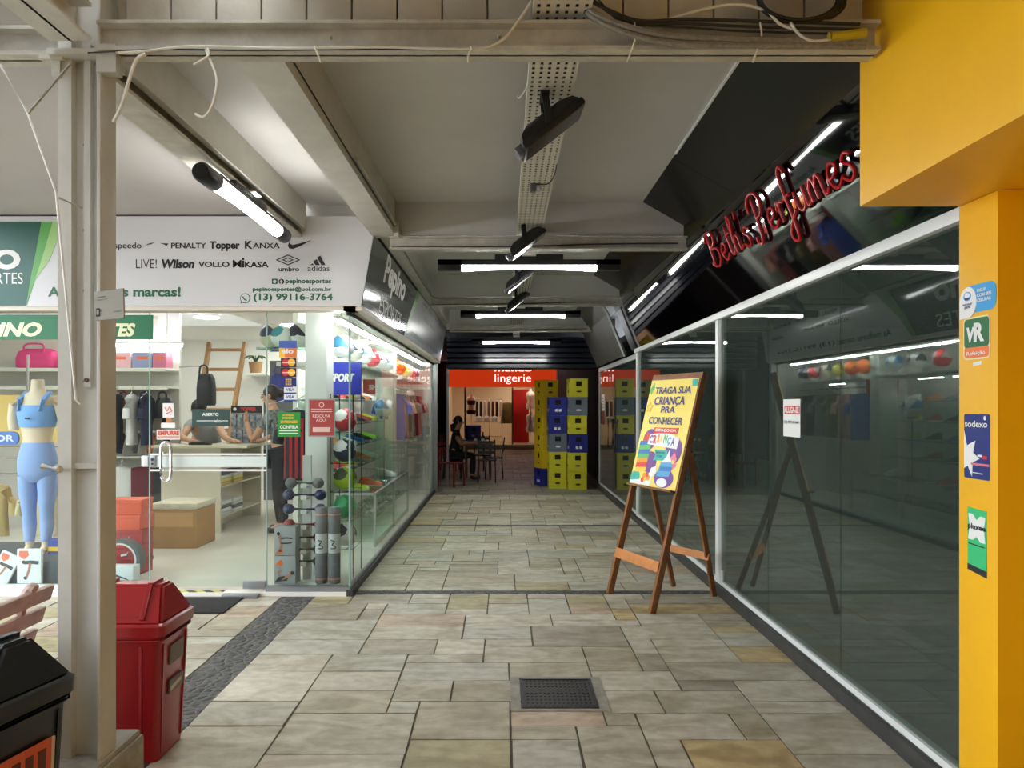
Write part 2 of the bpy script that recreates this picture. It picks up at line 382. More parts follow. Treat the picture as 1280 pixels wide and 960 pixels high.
# row of painted blocks standing on the first beam, plastered header walls on the others
mb = MB(blockm)
for i in range(-12, 12):
    x = i * .165 - .06
    if x > -1.45 and x + .165 < 1.35 and not (.05 < x + .08 < .33): mb.box(x + .003, x + .162, 2.80, 2.92, 2.955, 3.19, bevel=.004)
mb.box(-1.42, 1.32, 2.81, 2.9, 2.94, 2.955); mb.box(-1.42, .09, 2.83, 2.91, 2.955, 3.2); mb.box(.34, 1.32, 2.83, 2.91, 2.955, 3.2)
struct(mb.build('wall_front', origin=(0, 0, 0)))
for i, y in enumerate((6.24, 9.68)):
    mb = MB(plaster)
    mb.box(-.88, .1, y - .04, y + .06, 2.93, 3.2); mb.box(.32, 1.45, y - .04, y + .06, 2.93, 3.2); mb.box(.1, .32, y - .04, y + .06, 3.08, 3.2)
    struct(mb.build('wall_back', origin=(0, 0, 0)))
mb = MB(M('white_sheet', (205, 205, 200), .5))
for i in range(26):
    x = -.98 + i * .1; mb.box(x, x + .07, 13.06, 13.1, 2.86, 3.2); mb.box(x + .07, x + .1, 13.09, 13.12, 2.86, 3.2)
struct(mb.build('wall_back', origin=(0, 0, 0)))
def ibeam(x0, x1, yc, z0=2.81, z1=2.915, m=creamd, w=.1):
    mb = MB(m); mb.box(x0, x1, yc - w / 2, yc + w / 2, z0, z0 + .014); mb.box(x0, x1, yc - w / 2, yc + w / 2, z1 - .012, z1); mb.box(x0, x1, yc - .005, yc + .005, z0, z1)
    return mb
b1 = thing('steel_beam', 'cream steel beam crossing the foreground, strung with cables', 'beam', (-.1, 2.76, 2.81))
ibeam(-1.44, 1.33, 2.76).build('profile', b1)
for x, z in ((-.62, 2.87), (-.02, 2.872), (.95, 2.818), (.12, 2.818), (-1.1, 2.818)): mb = MB(creamd); mb.lathe((x, 2.753, z), [(.006, 0), (.006, .012), (.004, .016)], axis=(0, -1, 0), seg=8); mb.build('rivet', b1)
bL = thing('steel_beam', 'short cream steel beam left of the post at the picture edge', 'beam', (-2.6, 2.8, 2.81))
ibeam(-3.6, -1.6, 2.8).build('profile', bL)
mb = MB(creamd); mb.box(-1.66, -1.575, 2.74, 2.90, 2.79, 2.81); mb.box(-1.62, -1.59, 2.75, 2.89, 2.73, 2.80); mb.build('bracket', bL)
bF = thing('steel_beam', 'cream steel beam from the post top running out over the viewer', 'beam', (-1.52, 1.5, 2.84))
mb = MB(cream)
for z in (2.835, 2.955): mb.box(-1.6, -1.45, .2, 2.7, z, z + .012)
mb.box(-1.53, -1.52, .2, 2.7, 2.835, 2.967); mb.build('profile', bF)
for nm, y, zt in (('second', 6.2, 0), ('third', 9.66, 0), ('fourth', 13.0, 0)):
    b = thing('steel_beam', {'second': 'cream steel beam across the passage at the near edge of the shop fascia', 'third': 'cream steel beam crossing the passage behind the first tube lamp', 'fourth': 'furthest cream steel beam, below the ribbed white sheet'}[nm], 'beam', (.2, y, 2.81))
    ibeam(-.92, 1.47, y).build('profile', b)
    mb = MB(M('dark_cable', (48, 46, 44), .6))
    mb.tube(smooth_pts([(-.9, y - .03, 2.828), (-.4, y - .035, 2.83), (0, y - .03, 2.835), (.35, y - .035, 2.84), (.8, y - .03, 2.855), (1.4, y - .03, 2.86)]), .006, seg=6); mb.build('cable', b)
# long boxed beams parallel to the passage
bb = thing('ceiling_beam', 'wide white boxed beam running from the foreground to the shop corner', 'beam', (-.97, 4.5, 2.93))
mb = MB(cream); mb.box(-1.07, -.88, 2.83, 6.3, 2.93, 3.21); mb.build('casing', bb)
mb = MB(M('dark_cable')); mb.tube([(-.876, 2.9, 2.985), (-.874, 4.4, 2.975), (-.876, 6.2, 2.985)], .004, seg=6)
mb.build('cable', bb)
mb = MB(cream); mb.tube([(-.866, 4.5, 3.0), (-.866, 6.14, 3.0)], .012, seg=8); mb.box(-.88, -.84, 6.12, 6.16, 2.9, 3.03); mb.build('conduit', bb)
bt = thing('ceiling_beam', 'narrow timber-like beam running from the post to the white sign', 'beam', (-1.7, 4.5, 2.9))
mb = MB(creamd); mb.box(-1.79, -1.63, 2.9, 6.22, 2.915, 2.935); mb.box(-1.725, -1.695, 2.9, 6.22, 2.935, 3.09); mb.box(-1.79, -1.63, 2.9, 6.22, 3.09, 3.12); mb.build('profile', bt)
mb = MB(cream); mb.box(-1.64, -1.6, 2.9, 6.22, 2.98, 3.2); mb.build('edge_board', bt)
br = thing('ceiling_rail', 'white rail with a bent conduit above the passage-side shop fascia', 'rail', (-.98, 9.7, 2.95))
mb = MB(cream); mb.box(-1.03, -.93, 6.32, 13.9, 2.95, 3.2); mb.build('casing', br)
mb = MB(M('grey_conduit', (150, 148, 142), .5)); mb.tube(smooth_pts([(-.915, 6.3, 2.985), (-.915, 9.3, 2.97), (-.905, 9.56, 2.93), (-.8, 9.6, 2.90), (-.5, 9.61, 2.9), (-.3, 9.61, 2.9)]), .013, seg=8); mb.build('conduit', br)
# ---------------------------------------------------------------- post
pc = thing('steel_post', 'tall cream steel post on a concrete block beside the red bin', 'post', (-1.52, 2.82, .24))
mb = MB(cream); mb.box(-1.556, -1.452, 2.795, 2.805, .27, 3.1)
mb.box(-1.605, -1.556, 2.762, 2.775, .25, 3.1); mb.box(-1.605, -1.593, 2.775, 2.86, .25, 3.1); mb.box(-1.5645, -1.556, 2.775, 2.805, .25, 3.1)
mb.box(-1.454, -1.440, 2.74, 2.845, .27, 3.1, bevel=.003); mb.box(-1.605, -1.45, 2.86, 2.87, .25, 3.1); mb.build('profile', pc)
mb = MB(cream); mb.box(-1.519, -1.494, 2.775, 2.797, 1.62, 2.86); mb.lathe((-1.506, 2.774, 1.645), [(.008, 0), (.008, .008)], M('rust', (96, 78, 62), .8), axis=(0, -1, 0), seg=8)
mb.build('flat_bar', pc)
mb = MB(creamd); mb.box(-1.6, -1.452, 2.77, 2.80, 1.325, 1.345); mb.cyl((-1.60, 2.75, 1.33), (-1.575, 2.72, 1.327), .013); mb.cyl((-1.64, 2.73, 1.335), (-1.575, 2.72, 1.33), .012, white); mb.build('cross_bar', pc)
for z in (2.19, 1.97, 1.64, 2.5):
    for x in (-1.524, -1.47): mb = MB(M('rust')); mb.lathe((x, 2.795, z), [(.006, 0), (.006, .006)], axis=(0, -1, 0), seg=8); mb.build('bolt', pc)
mb = MB(cream); mb.box(-1.62, -1.43, 2.72, 2.9, 2.80, 2.82); mb.box(-1.45, -1.38, 2.73, 2.78, 2.74, 2.84); mb.build('cap_plate', pc)
mb = MB(white); mb.tube([P(0, 80, 2.7), P(35, 142, 2.7), P(70, 240, 2.715), P(95, 500, 2.74), P(100, 505, 2.755)], .004, seg=6); mb.build('tie_rod', pc)
mb = MB(creamd); mb.tube([P(35, 142, 2.7), P(88, 80, 2.74)], .005, seg=6); mb.build('brace', pc); mb = MB(creamd); mb.tube([P(73, 247, 2.71), P(103, 260, 2.77)], .004, seg=6); mb.build('brace', pc)
mb = MB(conc)
x0, x1, y0, y1, zt = -1.66, -1.415, 2.655, 3.03, .285
mb.box(x0, x1, y0, y1, 0, zt - .02, bevel=.02); mb.box(x0 + .015, x1 - .012, y0 + .015, y1 - .012, zt - .03, zt, bevel=.012)
tag(mb.build('concrete_block'), 'rough concrete footing block under the cream steel post', 'concrete block')
# notice plate on the post (its code is left out)
pt = thing('notice_plate', 'small grey plate with a phone symbol hung on the cream post', 'sign', P(136, 400, 2.715))
pl = Plane2(P(120, 401, 2.715), P(158, 397, 2.70) - P(120, 401, 2.715), (0, 0, 1)); k = 2.715 / F
mb = MB(M('plate_grey', (160, 157, 146), .5)); poly(mb, pl, [(0, 0), (38 * k, 0), (37 * k, 37 * k), (-2 * k, 36 * k)], M('plate_grey'), -.006, .008); mb.build('plate', pt)
ink = M('black_ink', (32, 32, 34), .6)
mb = MB(ink); rect(mb, pl, 1 * k, 6 * k, 5 * k, 15 * k, ink); rect(mb, pl, 2 * k, 5 * k, 7 * k, 13 * k, M('plate_grey'), .004)
for i, w in enumerate((11, 13)): stroke(mb, pl, [(2 * k, (29 - i * 3.5) * k), ((2 + w) * k, (29.4 - i * 3.5) * k)], .8 * k, M('grey_ink', (140, 136, 126), .6))
stroke(mb, pl, [(24 * k, 9 * k), (34 * k, 9.6 * k)], .8 * k, M('grey_ink')); mb.build('print', pt)
# ---------------------------------------------------------------- cable tray
tray_m = M('tray_paint', (206, 200, 184), .5)
ct = thing('cable_tray', 'long perforated white cable tray running along the ceiling centre line', 'cable tray', (.2, 8, 2.945))
def tray():
    mb = MB(tray_m); X0, X1, Z = .105, .305, 2.945; n = 6; slot = .012; L = .022; pitch = .045
    gx = [X0 + (X1 - X0) * (i + .5) / n for i in range(n)]
    # the floor of the tray as strips with real slots near the viewer, plain further off
    y = 1.2
    while y < 7.0:
        mb.box(X0, X1, y, y + pitch - L, Z, Z + .002); e = X0
        for g in gx: mb.box(e, g - slot / 2, y + pitch - L, y + pitch, Z, Z + .002); e = g + slot / 2
        mb.box(e, X1, y + pitch - L, y + pitch, Z, Z + .002); y += pitch
    e = X0
    for g in gx: mb.box(e, g - slot / 3, y, 13.5, Z, Z + .002); e = g + slot / 3
    mb.box(e, X1, y, 13.5, Z, Z + .002)
    mb.box(X0 - .002, X0, 1.2, 13.5, Z, Z + .05); mb.box(X1, X1 + .002, 1.2, 13.5, Z, Z + .05)
    return mb
tray().build('perforated_channel', ct)
mb = MB(black); mb.box(.115, .295, 1.2, 13.5, 2.962, 2.99)
mb.build('cable_bundle', ct)
mb = MB(white); mb.tube(smooth_pts([(.103, 3.1, 2.96), (.1, 3.35, 2.95), (.07, 3.42, 2.925), (.06, 3.44, 2.94)]), .003, seg=5); mb.build('wire', ct)
# foreground cables on the first beam
wirew = M('white_wire', (222, 216, 202), .5); wireg = M('grey_wire', (120, 116, 108), .6)
def cable(name, label, pts, r, m, cat='cable', seg=7, group=None):
    mb = MB(m); mb.tube(smooth_pts(pts), r, seg=seg); return tag(mb.build(name), label, cat, group)
Yb = 2.695
cable('cable', 'thin pale cable lying along the lower flange of the foreground beam', [P(145, 66, Yb), P(180, 64, Yb), P(240, 58, Yb), P(330, 60, Yb), P(390, 60, Yb), P(480, 59, Yb), P(590, 61, Yb), P(625, 52, Yb), P(645, 30, Yb), P(664, 2, Yb)], .0045, wirew)
cable('cable', 'dark cable lying behind the pale one along the foreground beam', [P(110, 66, Yb + .012), P(200, 62, Yb + .012), P(320, 63, Yb + .012), P(420, 62, Yb + .012), P(590, 62, Yb + .012)], .003, M('dark_cable'))
cable('cable', 'pale cable curving down beside the top of the cream post', [P(184, 66, 2.70), P(170, 76, 2.70), P(160, 105, 2.70), P(152, 132, 2.71), P(142, 152, 2.75)], .0065, wirew)
cable('cable', 'white wire hooking down below the beam left of the passage', [P(257, 62, 2.69), P(263, 76, 2.69), P(271, 100, 2.69), P(266, 130, 2.69), P(255, 146, 2.69), P(244, 142, 2.69)], .0045, wirew)
cable('cable', 'cut white wire end below the beam beside the hooked wire', [P(259, 60, 2.685), P(260, 70, 2.68), P(242, 81, 2.68)], .004, wirew)
for i, (u, lab) in enumerate(((393, 'white cable tie on the beam above the boxed beam'), (588, 'white cable tie on the beam left of the cable tray'), (793, 'white cable tie around the hoses right of the tray'), (950, 'white cable tie around the hoses near the yellow sign'))):
    d = -9 if i in (2, 3) else (8 if i == 0 else -3)
    cable('cable_tie', lab, [P(u, 28 if i > 1 else 58, 2.685), P(u + 2, 45 if i > 1 else 62, 2.678), P(u + d / 2, 66, 2.683), P(u + d, 78, 2.69)], .0035, wirew, 'cable tie')
hose = M('grey_hose', (150, 144, 132), .6, noise=.25, scale=60)
cable('hose', 'thick grey ribbed hose sweeping along the beam to the yellow sign, upper', [P(728, 2, 2.72), P(745, 18, 2.69), P(780, 32, 2.675), P(830, 44, 2.672), P(900, 48, 2.672), P(990, 51, 2.672), P(1082, 54, 2.675)], .011, hose, 'hose')
cable('hose', 'thick grey ribbed hose resting on the lower beam flange, lower', [P(732, 14, 2.71), P(752, 28, 2.685), P(790, 44, 2.675), P(850, 55, 2.672), P(920, 57, 2.672), P(1000, 57, 2.672), P(1082, 58.5, 2.675)], .010, hose, 'hose')
for i, (dy, r) in enumerate(((0, .006), (7, .005), (13, .004))):
    cable('cable', ('dark cable fanning from the tray above the hoses, topmost', 'dark cable fanning from the tray above the hoses, middle', 'dark cable fanning from the tray just over the hoses')[i], [P(735 + dy, 0, 2.70 - .004 * i), P(760 + dy, 12 + dy, 2.69), P(800, 26 + dy * .4, 2.70), P(860, 24 + dy * .8, 2.70), P(930, 26 + dy, 2.70), P(1075, 30 + dy, 2.70)], r, M('dark_cable'))
cable('cable', 'pale cable arching above the beam from the tray to the coil', [P(830, 26, 2.71), P(870, 14, 2.70), P(910, 6, 2.69), P(940, 8, 2.69), P(960, 16, 2.69), P(975, 30, 2.68), P(990, 36, 2.68)], .005, wirew)
mb = MB(black)
for i in range(7):
    a = random.uniform(.9, 1.08); ox, oy = random.uniform(-4, 4), random.uniform(-3, 3)
    mb.tube(smooth_pts([P(1002 + ox + 50 * a * math.cos(t), -2 + oy + 27 * a * math.sin(t), 2.68 + .012 * i) for t in (2 * PI * j / 14 for j in range(14))], 3, True), .006, seg=6, closed=True)
tag(mb.build('cable_coil'), 'coil of black cable hanging over the beam near the yellow sign', 'cable coil')
cable('conduit', 'yellow plastic conduit end on the beam at the yellow sign', [P(1036, 46, 2.66), P(1058, 44, 2.66), P(1082, 41, 2.66)], .016, M('yellow_conduit', (190, 170, 40), .5), 'conduit')
cable('cable', 'white cable dipping from the black coil into the yellow conduit', [P(988, 28, 2.675), P(998, 42, 2.665), P(1015, 51, 2.66), P(1040, 49, 2.66)], .005, wirew)

# ================================================================ RIGHT SIDE
yel = M('yellow_paint', (246, 182, 2), .45, noise=.04, scale=2)
mb = MB(yel); mb.box(1.35, 3.2, -7, 2.915, 2.308, 3.6, bevel=.004)
sb = tag(mb.build('sign_box'), 'huge plain yellow sign box overhead in the right foreground', 'sign box')
mb = MB(yel); mb.box(1.725, 2.6, 2.684, 2.912, 0, 2.306, bevel=.003)
tag(mb.build('pillar'), 'yellow pillar with payment stickers at the right edge of the picture', 'pillar')
mb = MB(yel); mb.box(2.6, 2.7, -7, 2.75, 0, 2.306); struct(mb.build('wall_right', origin=(0, 0, 0)))
pl = Plane2((1.725, 2.912, 0), (0, -1, 0), (0, 0, 1))
def on_pillar(u, v):
    Y = 1.725 * F / (u - VU); return 2.912 - Y, EYE - (v - VV) * Y / F
def sticker(label, cat='sticker'): return thing('sticker', label, cat, (1.722, 2.8, 1.5))
blu, nav, wht, grn = M('print_blue', (58, 160, 222), .5), M('print_navy', (22, 38, 118), .5), M('print_white', (236, 234, 230), .5), M('print_green', (24, 104, 58), .5)
orn, red, mint, pink = M('print_orange', (238, 116, 50), .5), M('print_red', (206, 40, 44), .5), M('print_mint', (52, 190, 118), .5), M('print_pink', (220, 120, 130), .5)
def rr(a0, a1, b0, b1, r, n=4):
    return [(cx + r * math.cos(t0 + PI / 2 * i / n), cy + r * math.sin(t0 + PI / 2 * i / n)) for cx, cy, t0 in ((a1 - r, b1 - r, 0), (a0 + r, b1 - r, PI / 2), (a0 + r, b0 + r, PI), (a1 - r, b0 + r, 1.5 * PI)) for i in range(n + 1)]
# blue and white pay-by-phone sticker
st = sticker('rounded white and light blue pay by phone sticker, topmost on the yellow pillar')
z0, z1 = 1.882, 1.995
mb = MB(blu); poly(mb, pl, rr(.03, .222, z0 + .012, z1, .03), blu, .001); disc(mb, pl, .06, (z0 + z1) / 2 - .003, .052, .058, wht, .002); poly(mb, pl, [(.008, z0 - .005), (.06, z0 - .003), (.06, z0 + .05), (.008, z0 + .05)], wht, .0016); mb.build('backing', st)
mb = MB(nav); disc(mb, pl, .058, 1.958, .023, .017, blu, .003); disc(mb, pl, .058, 1.961, .016, .010, wht, .0035); disc(mb, pl, .058, 1.953, .016, .008, nav, .004, a0=PI, a1=2 * PI)
text(mb, 'mercado', pl, .03, .088, 1.925, 1.935, nav, .02); text(mb, 'pago', pl, .042, .078, 1.91, 1.922, nav, .02)
for i, s in enumerate(('PAGUE', 'COM SEU', 'CELULAR')): text(mb, s, pl, .118, .168 if i == 0 else .20, 1.965 - i * .018, 1.977 - i * .018, wht, .03)
mb.build('lettering', st)
st = sticker('green and orange framed meal card sticker with white VR letters on the pillar')
z0, z1 = 1.722, 1.878
mb = MB(wht); poly(mb, pl, rr(.032, .19, z0, z1, .02), M('print_cream', (240, 222, 170), .5), .001); poly(mb, pl, rr(.038, .184, z0 + .045, z1 - .006, .014), grn, .002); poly(mb, pl, rr(.038, .184, z0 + .006, z0 + .052, .014), orn, .0015); mb.build('backing', st)
mb = MB(wht); text(mb, 'V', pl, .055, .105, 1.785, 1.842, wht, .05, .1); text(mb, 'R', pl, .098, .16, 1.785, 1.855, wht, .05); text(mb, 'Refeição', pl, .055, .165, 1.735, 1.752, wht, .02); mb.build('lettering', st)
mb = MB(wht); poly(mb, pl, [(.09, 1.697), (.14, 1.702), (.14, 1.715), (.09, 1.71)], wht, .001); tag(mb.build('tape'), 'small scrap of white tape stuck on the yellow pillar', 'tape')
st = sticker('dark blue meal card sticker with a white starburst, third down the yellow pillar')
z0, z1 = 1.285, 1.522
mb = MB(nav); poly(mb, pl, rr(.036, .188, z0, z1, .008), nav, .001); mb.build('backing', st)
mb = MB(wht); text(mb, 'sodexo', pl, .044, .178, 1.474, 1.498, wht, .02); disc(mb, pl, .162, 1.508, .007, .008, wht)
cx, cy = .062, 1.375
poly(mb, pl, [(.037, 1.46), (.055, 1.405), (.105, 1.425), (.092, 1.38), (.13, 1.36), (.09, 1.345), (.085, 1.292), (.06, 1.33), (.037, 1.32)], wht, .002)
rect(mb, pl, .08, .186, 1.335, 1.343, pink, .0025); rect(mb, pl, .12, .145, 1.367, 1.375, wht); rect(mb, pl, .145, .175, 1.36, 1.372, red); stroke(mb, pl, [(.09, 1.308), (.15, 1.306)], .003, wht); mb.build('lettering', st)
st = sticker('narrow green sticker with a white cross shape, lowest on the yellow pillar')
z0, z1 = .955, 1.178
mb = MB(mint); poly(mb, pl, [(.058, z0), (.17, z0 - .006), (.168, z1 - .004), (.056, z1)], mint, .001); poly(mb, pl, [(.058, z0 - .008), (.17, z0 - .02), (.17, z0 + .004), (.058, z0 + .014)], ink, .002); mb.build('backing', st)
mb = MB(wht); poly(mb, pl, [(.062, 1.06), (.09, 1.06), (.113, 1.075), (.135, 1.057), (.163, 1.057), (.155, 1.105), (.163, 1.15), (.135, 1.152), (.113, 1.135), (.09, 1.155), (.064, 1.155), (.072, 1.108)], wht, .002)
text(mb, 'pluxee', pl, .062, .166, 1.094, 1.121, ink, .03, h=.004); stroke(mb, pl, [(.066, 1.045), (.16, 1.042)], .004, ink); mb.build('lettering', st)

# ---------------------------------------------------------------- empty shop behind dark glass
GX = 1.80
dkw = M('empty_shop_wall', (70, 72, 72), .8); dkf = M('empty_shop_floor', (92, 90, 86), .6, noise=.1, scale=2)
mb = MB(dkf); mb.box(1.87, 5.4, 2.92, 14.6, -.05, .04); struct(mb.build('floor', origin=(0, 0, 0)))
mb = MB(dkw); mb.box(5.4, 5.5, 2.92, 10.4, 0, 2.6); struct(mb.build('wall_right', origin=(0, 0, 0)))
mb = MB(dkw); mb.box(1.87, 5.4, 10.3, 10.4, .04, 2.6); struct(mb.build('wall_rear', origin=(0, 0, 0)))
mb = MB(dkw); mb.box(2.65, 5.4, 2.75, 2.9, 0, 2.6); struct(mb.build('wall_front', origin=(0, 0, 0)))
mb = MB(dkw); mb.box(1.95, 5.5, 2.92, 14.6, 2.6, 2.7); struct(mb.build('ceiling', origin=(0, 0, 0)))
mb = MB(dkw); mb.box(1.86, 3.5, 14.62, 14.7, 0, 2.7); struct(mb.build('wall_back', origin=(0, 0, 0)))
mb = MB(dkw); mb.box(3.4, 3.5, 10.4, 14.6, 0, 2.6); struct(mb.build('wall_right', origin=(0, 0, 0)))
kerbm = M('dark_kerb', (60, 58, 56), .5, noise=.3, scale=8)
mb = MB(kerbm); mb.box(1.755, 1.87, 2.92, 14.6, -.02, .075, bevel=.006); mb.box(1.775, 1.79, 2.92, 14.6, .075, .083); struct(mb.build('baseboard_right', origin=(0, 0, 0)))
sill = M('sill_aluminium', (232, 232, 230), .35, metal=.15)
mb = MB(sill); mb.box(1.782, 1.835, 2.92, 10.3, .083, .115); struct(mb.build('trim_9', origin=(0, 0, 0)))
mb = MB(sill); mb.box(1.765, 1.84, 2.92, 10.42, 2.27, 2.325, bevel=.004); mb.box(1.785, 1.83, 2.92, 10.42, 2.325, 2.335, M('dark_cable')); struct(mb.build('trim_10', origin=(0, 0, 0)))
for i, (a, b) in enumerate(((2.92, 4.105), (4.11, 5.235), (5.24, 6.36), (6.46, 7.675), (7.68, 10.24))):
    mb = MB(GR); mb.box(GX, GX + .008, a, b, .115, 2.27); w = struct(mb.build('window_%d' % (10 + i), origin=(0, 0, 0)))
for y in (6.41, 10.29):
    mb = MB(sill); mb.box(1.775, 1.845, y - .045, y + .045, .08, 2.27, bevel=.004); mb.box(1.79, 1.83, y - .052, y + .052, .08, 2.27); struct(mb.build('trim_11', origin=(0, 0, 0)))
mb = MB(M('patch_fitting', (215, 218, 216), .3, metal=.6)); mb.box(1.79, 1.81, 6.28, 6.36, .117, .2)
tag(mb.build('glass_clamp'), 'small pale clamp at the foot of the glass beside the easel', 'clamp')
# double glass door further along
mb = MB(sill); mb.box(1.80, 1.84, 10.35, 14.6, .083, .11); mb.box(1.80, 1.84, 10.35, 14.6, 2.20, 2.27); mb.box(1.80, 1.85, 14.55, 14.62, .08, 2.27); struct(mb.build('trim_12', origin=(0, 0, 0)))
for i, (a, b) in enumerate(((10.36, 12.78), (12.8, 14.54))):
    mb = MB(GR); mb.box(1.815, 1.825, a, b, .12, 2.19); d = struct(mb.build('door_%d' % (4 + i), origin=(0, 0, 0)))
    mb = MB(chrome); y = (12.55, 13.05)[i]; mb.cyl((1.77, y, .86), (1.77, y, 1.34), .016); mb.cyl((1.77, y, .92), (1.82, y, .92), .008); mb.cyl((1.77, y, 1.28), (1.82, y, 1.28), .008); mb.build('handle', d)
st = thing('poster', 'small pink and white notice stuck to the far glass door', 'notice', (1.81, 14.0, 1.4))
pl = Plane2((1.813, 14.25, 1.22), (0, -1, 0), (0, 0, 1)); mb = MB(wht); rect(mb, pl, 0, .4, 0, .55, wht, .001); rect(mb, pl, 0, .4, 0, .25, M('print_wine', (110, 40, 56), .5), .002); mb.build('paper', st)
mb = MB(ink)
for i in range(4): rect(mb, pl, .05, .3, .3 + i * .055, .32 + i * .055, M('print_grey', (150, 140, 160), .5), .003)
mb.build('print', st)
# to-let notice
st = thing('notice', 'white paper notice with red heading taped inside the dark shop window', 'notice', (1.79, 4.95, 1.4))
def on_glass(u, v):
    Y = GX * F / (u - VU); return Y, EYE - (v - VV) * Y / F
ya, yb = GX * F / 350, GX * F / 371
pl = Plane2((GX - .002, ya, 1.36), (0, -1, 0), (0, 0, 1)); w = ya - yb; h = .235
mb = MB(wht); rect(mb, pl, 0, w, 0, h, wht, .001); mb.build('paper', st)
mb = MB(red); rect(mb, pl, .02 * w / .28, w * .98, h * .6, h * .83, red, .002); text(mb, 'ALUGA-SE', pl, w * .08, w * .94, h * .63, h * .8, wht, .04, h=.004); text(mb, '(13) 99713-1664', pl, w * .06, w * .94, h * .33, h * .43, ink, .02); mb.build('lettering', st)

# ---------------------------------------------------------------- black glossy fascia with red script
blk = M('black_acrylic', (6, 6, 8), .035, spec=.7, coat=.6); grayp = M('far_fascia', (92, 86, 82), .55, noise=.2, scale=3)
A0, A1, A2 = (1.80, 2.33), (1.545, 2.955), (1.12, 3.2)      # profile: foot, crease, ceiling (X, Z)
fs = thing('fascia', 'glossy black mirror-like fascia above the dark shop glass', 'fascia', (1.6, 7, 2.33))
def slab(mb, a, b, y0, y1, t, m):                     # sloped slab between two profile points
    (xa, za), (xb, zb) = a, b; L = math.hypot(xb - xa, zb - za); nx, nz = (zb - za) / L * t, -(xb - xa) / L * t
    mb.prism([(xa, y0, za), (xb, y0, zb), (xb + nx, y0, zb + nz), (xa + nx, y0, za + nz)], (0, y1 - y0, 0), m)
for y0, y1 in ((2.92, 6.52), (6.53, 10.82)):
    mb = MB(blk); slab(mb, A0, A1, y0, y1, .02, blk); mb.build('lower_panel', fs)
for y0, y1 in ((2.92, 5.1), (5.105, 10.82)):
    mb = MB(blk); slab(mb, A1, A2, y0, y1, .02, M('black_satin', (9, 9, 9), .2, spec=.22)); mb.build('upper_panel', fs)
mb = MB(aluw); mb.bar((A2[0] - .004, 2.95, A2[1] - .006), (A2[0] - .004, 5.0, A2[1] - .006), .012, .012); mb.build('edge_strip', fs)
ff = thing('fascia', 'dull grey-brown sloping fascia beyond the black one', 'fascia', (1.5, 12, 2.33))
mb = MB(grayp); slab(mb, (1.71, 2.27), (1.46, 2.86), 10.86, 14.1, .03, grayp); mb.build('lower_panel', ff)
mb = MB(grayp); slab(mb, (1.46, 2.86), (1.22, 3.2), 10.86, 14.1, .03, grayp); mb.build('upper_panel', ff)
mb = MB(aluw); mb.bar((1.70, 10.84, 2.25), (1.455, 10.84, 2.86), .022, .022); mb.bar((1.455, 10.84, 2.86), (1.24, 10.84, 3.18), .022, .022); mb.build('end_strip', ff)
sg = thing('sign', 'red script lettering sign on the glossy black fascia', 'sign', (1.6, 4.75, 2.6))
d = Vector((A1[0] - A0[0], 0, A1[1] - A0[1])).normalized()
o = Vector((1.652, 5.98, 1.55 + 1.116)); o = Vector((A0[0], 5.98, A0[1])) + d * ((1.55 + 1.09 - A0[1]) / d.z)
pl = Plane2(o, (0, -1, 0), d)
rl = M('red_letter', (200, 24, 30), .3, spec=.5); rd = M('red_letter_edge', (120, 10, 16), .4)
G = {'B': (.62, [[(.17, .97), (.14, .5), (.08, .02)], [(0, .78), (.06, .95), (.25, 1.02), (.46, .92), (.42, .66), (.17, .53), (.44, .47), (.5, .2), (.28, -.02), (.04, .06), (0, .18)]]),
     'e': (.38, [[(.0, .2), (.2, .25), (.28, .4), (.16, .48), (.04, .3), (.08, .06), (.2, .0), (.36, .14)]]),
     't': (.3, [[(.16, .85), (.12, .4), (.12, .1), (.2, .02), (.3, .12)], [(0, .58), (.15, .6), (.3, .62)]]),
     'h': (.42, [[(0, .3), (.16, .7), (.2, .95), (.12, 1.0), (.08, .7), (.05, .02)], [(.06, .22), (.18, .45), (.27, .38), (.26, .08), (.32, .02), (.42, .12)]]),
     "'": (.1, [[(.06, 1.0), (.02, .8)]]),
     's': (.34, [[(.28, .4), (.16, .48), (.06, .36), (.2, .22), (.22, .06), (.1, -.02), (-.02, .08)]]),
     'P': (.55, [[(.24, .95), (.2, .5), (.14, .0), (.06, -.14), (-.06, -.08), (-.06, .08)], [(-.02, .66), (.02, .9), (.2, 1.05), (.42, 1.0), (.5, .76), (.4, .52), (.18, .46)]]),
     'r': (.28, [[(0, .3), (.08, .48), (.1, .4), (.09, .02)], [(.1, .34), (.18, .46), (.28, .4)]]),
     'f': (.36, [[(.34, .92), (.27, 1.1), (.16, .98), (.12, .5), (.12, -.1), (.08, -.46), (-.04, -.5), (-.1, -.34), (.04, -.12), (.3, .1)], [(.0, .44), (.26, .48)]]),
     'u': (.42, [[(.02, .46), (.03, .12), (.12, .0), (.24, .1), (.3, .46)], [(.3, .46), (.3, .1), (.34, .01), (.42, .1)]]),
     'm': (.54, [[(.02, .46), (.03, .02)], [(.03, .26), (.13, .47), (.19, .36), (.19, .02)], [(.19, .26), (.3, .47), (.37, .36), (.38, .06), (.44, .01), (.52, .12)]])}
x = 0.0; sx, sy = .433, .26
for ch in "Beth's Perfumes":
    if ch == ' ': x += .22; continue
    adv, strokes = G[ch]; mb = MB(rl)
    for s in strokes:
        p = smooth_pts([pl.at((x + a) * sx, b * sy, .03) for a, b in s], 5)
        mb.tube(p, .0075 if ch not in 'BPf' else .0085, rl, 6); mb.tube([q - pl.n * .014 for q in p], .0065, rd, 5); mb.tube([q - pl.n * .008 for q in p], .007, rd, 5)
    mb.build('letter', sg); x += adv

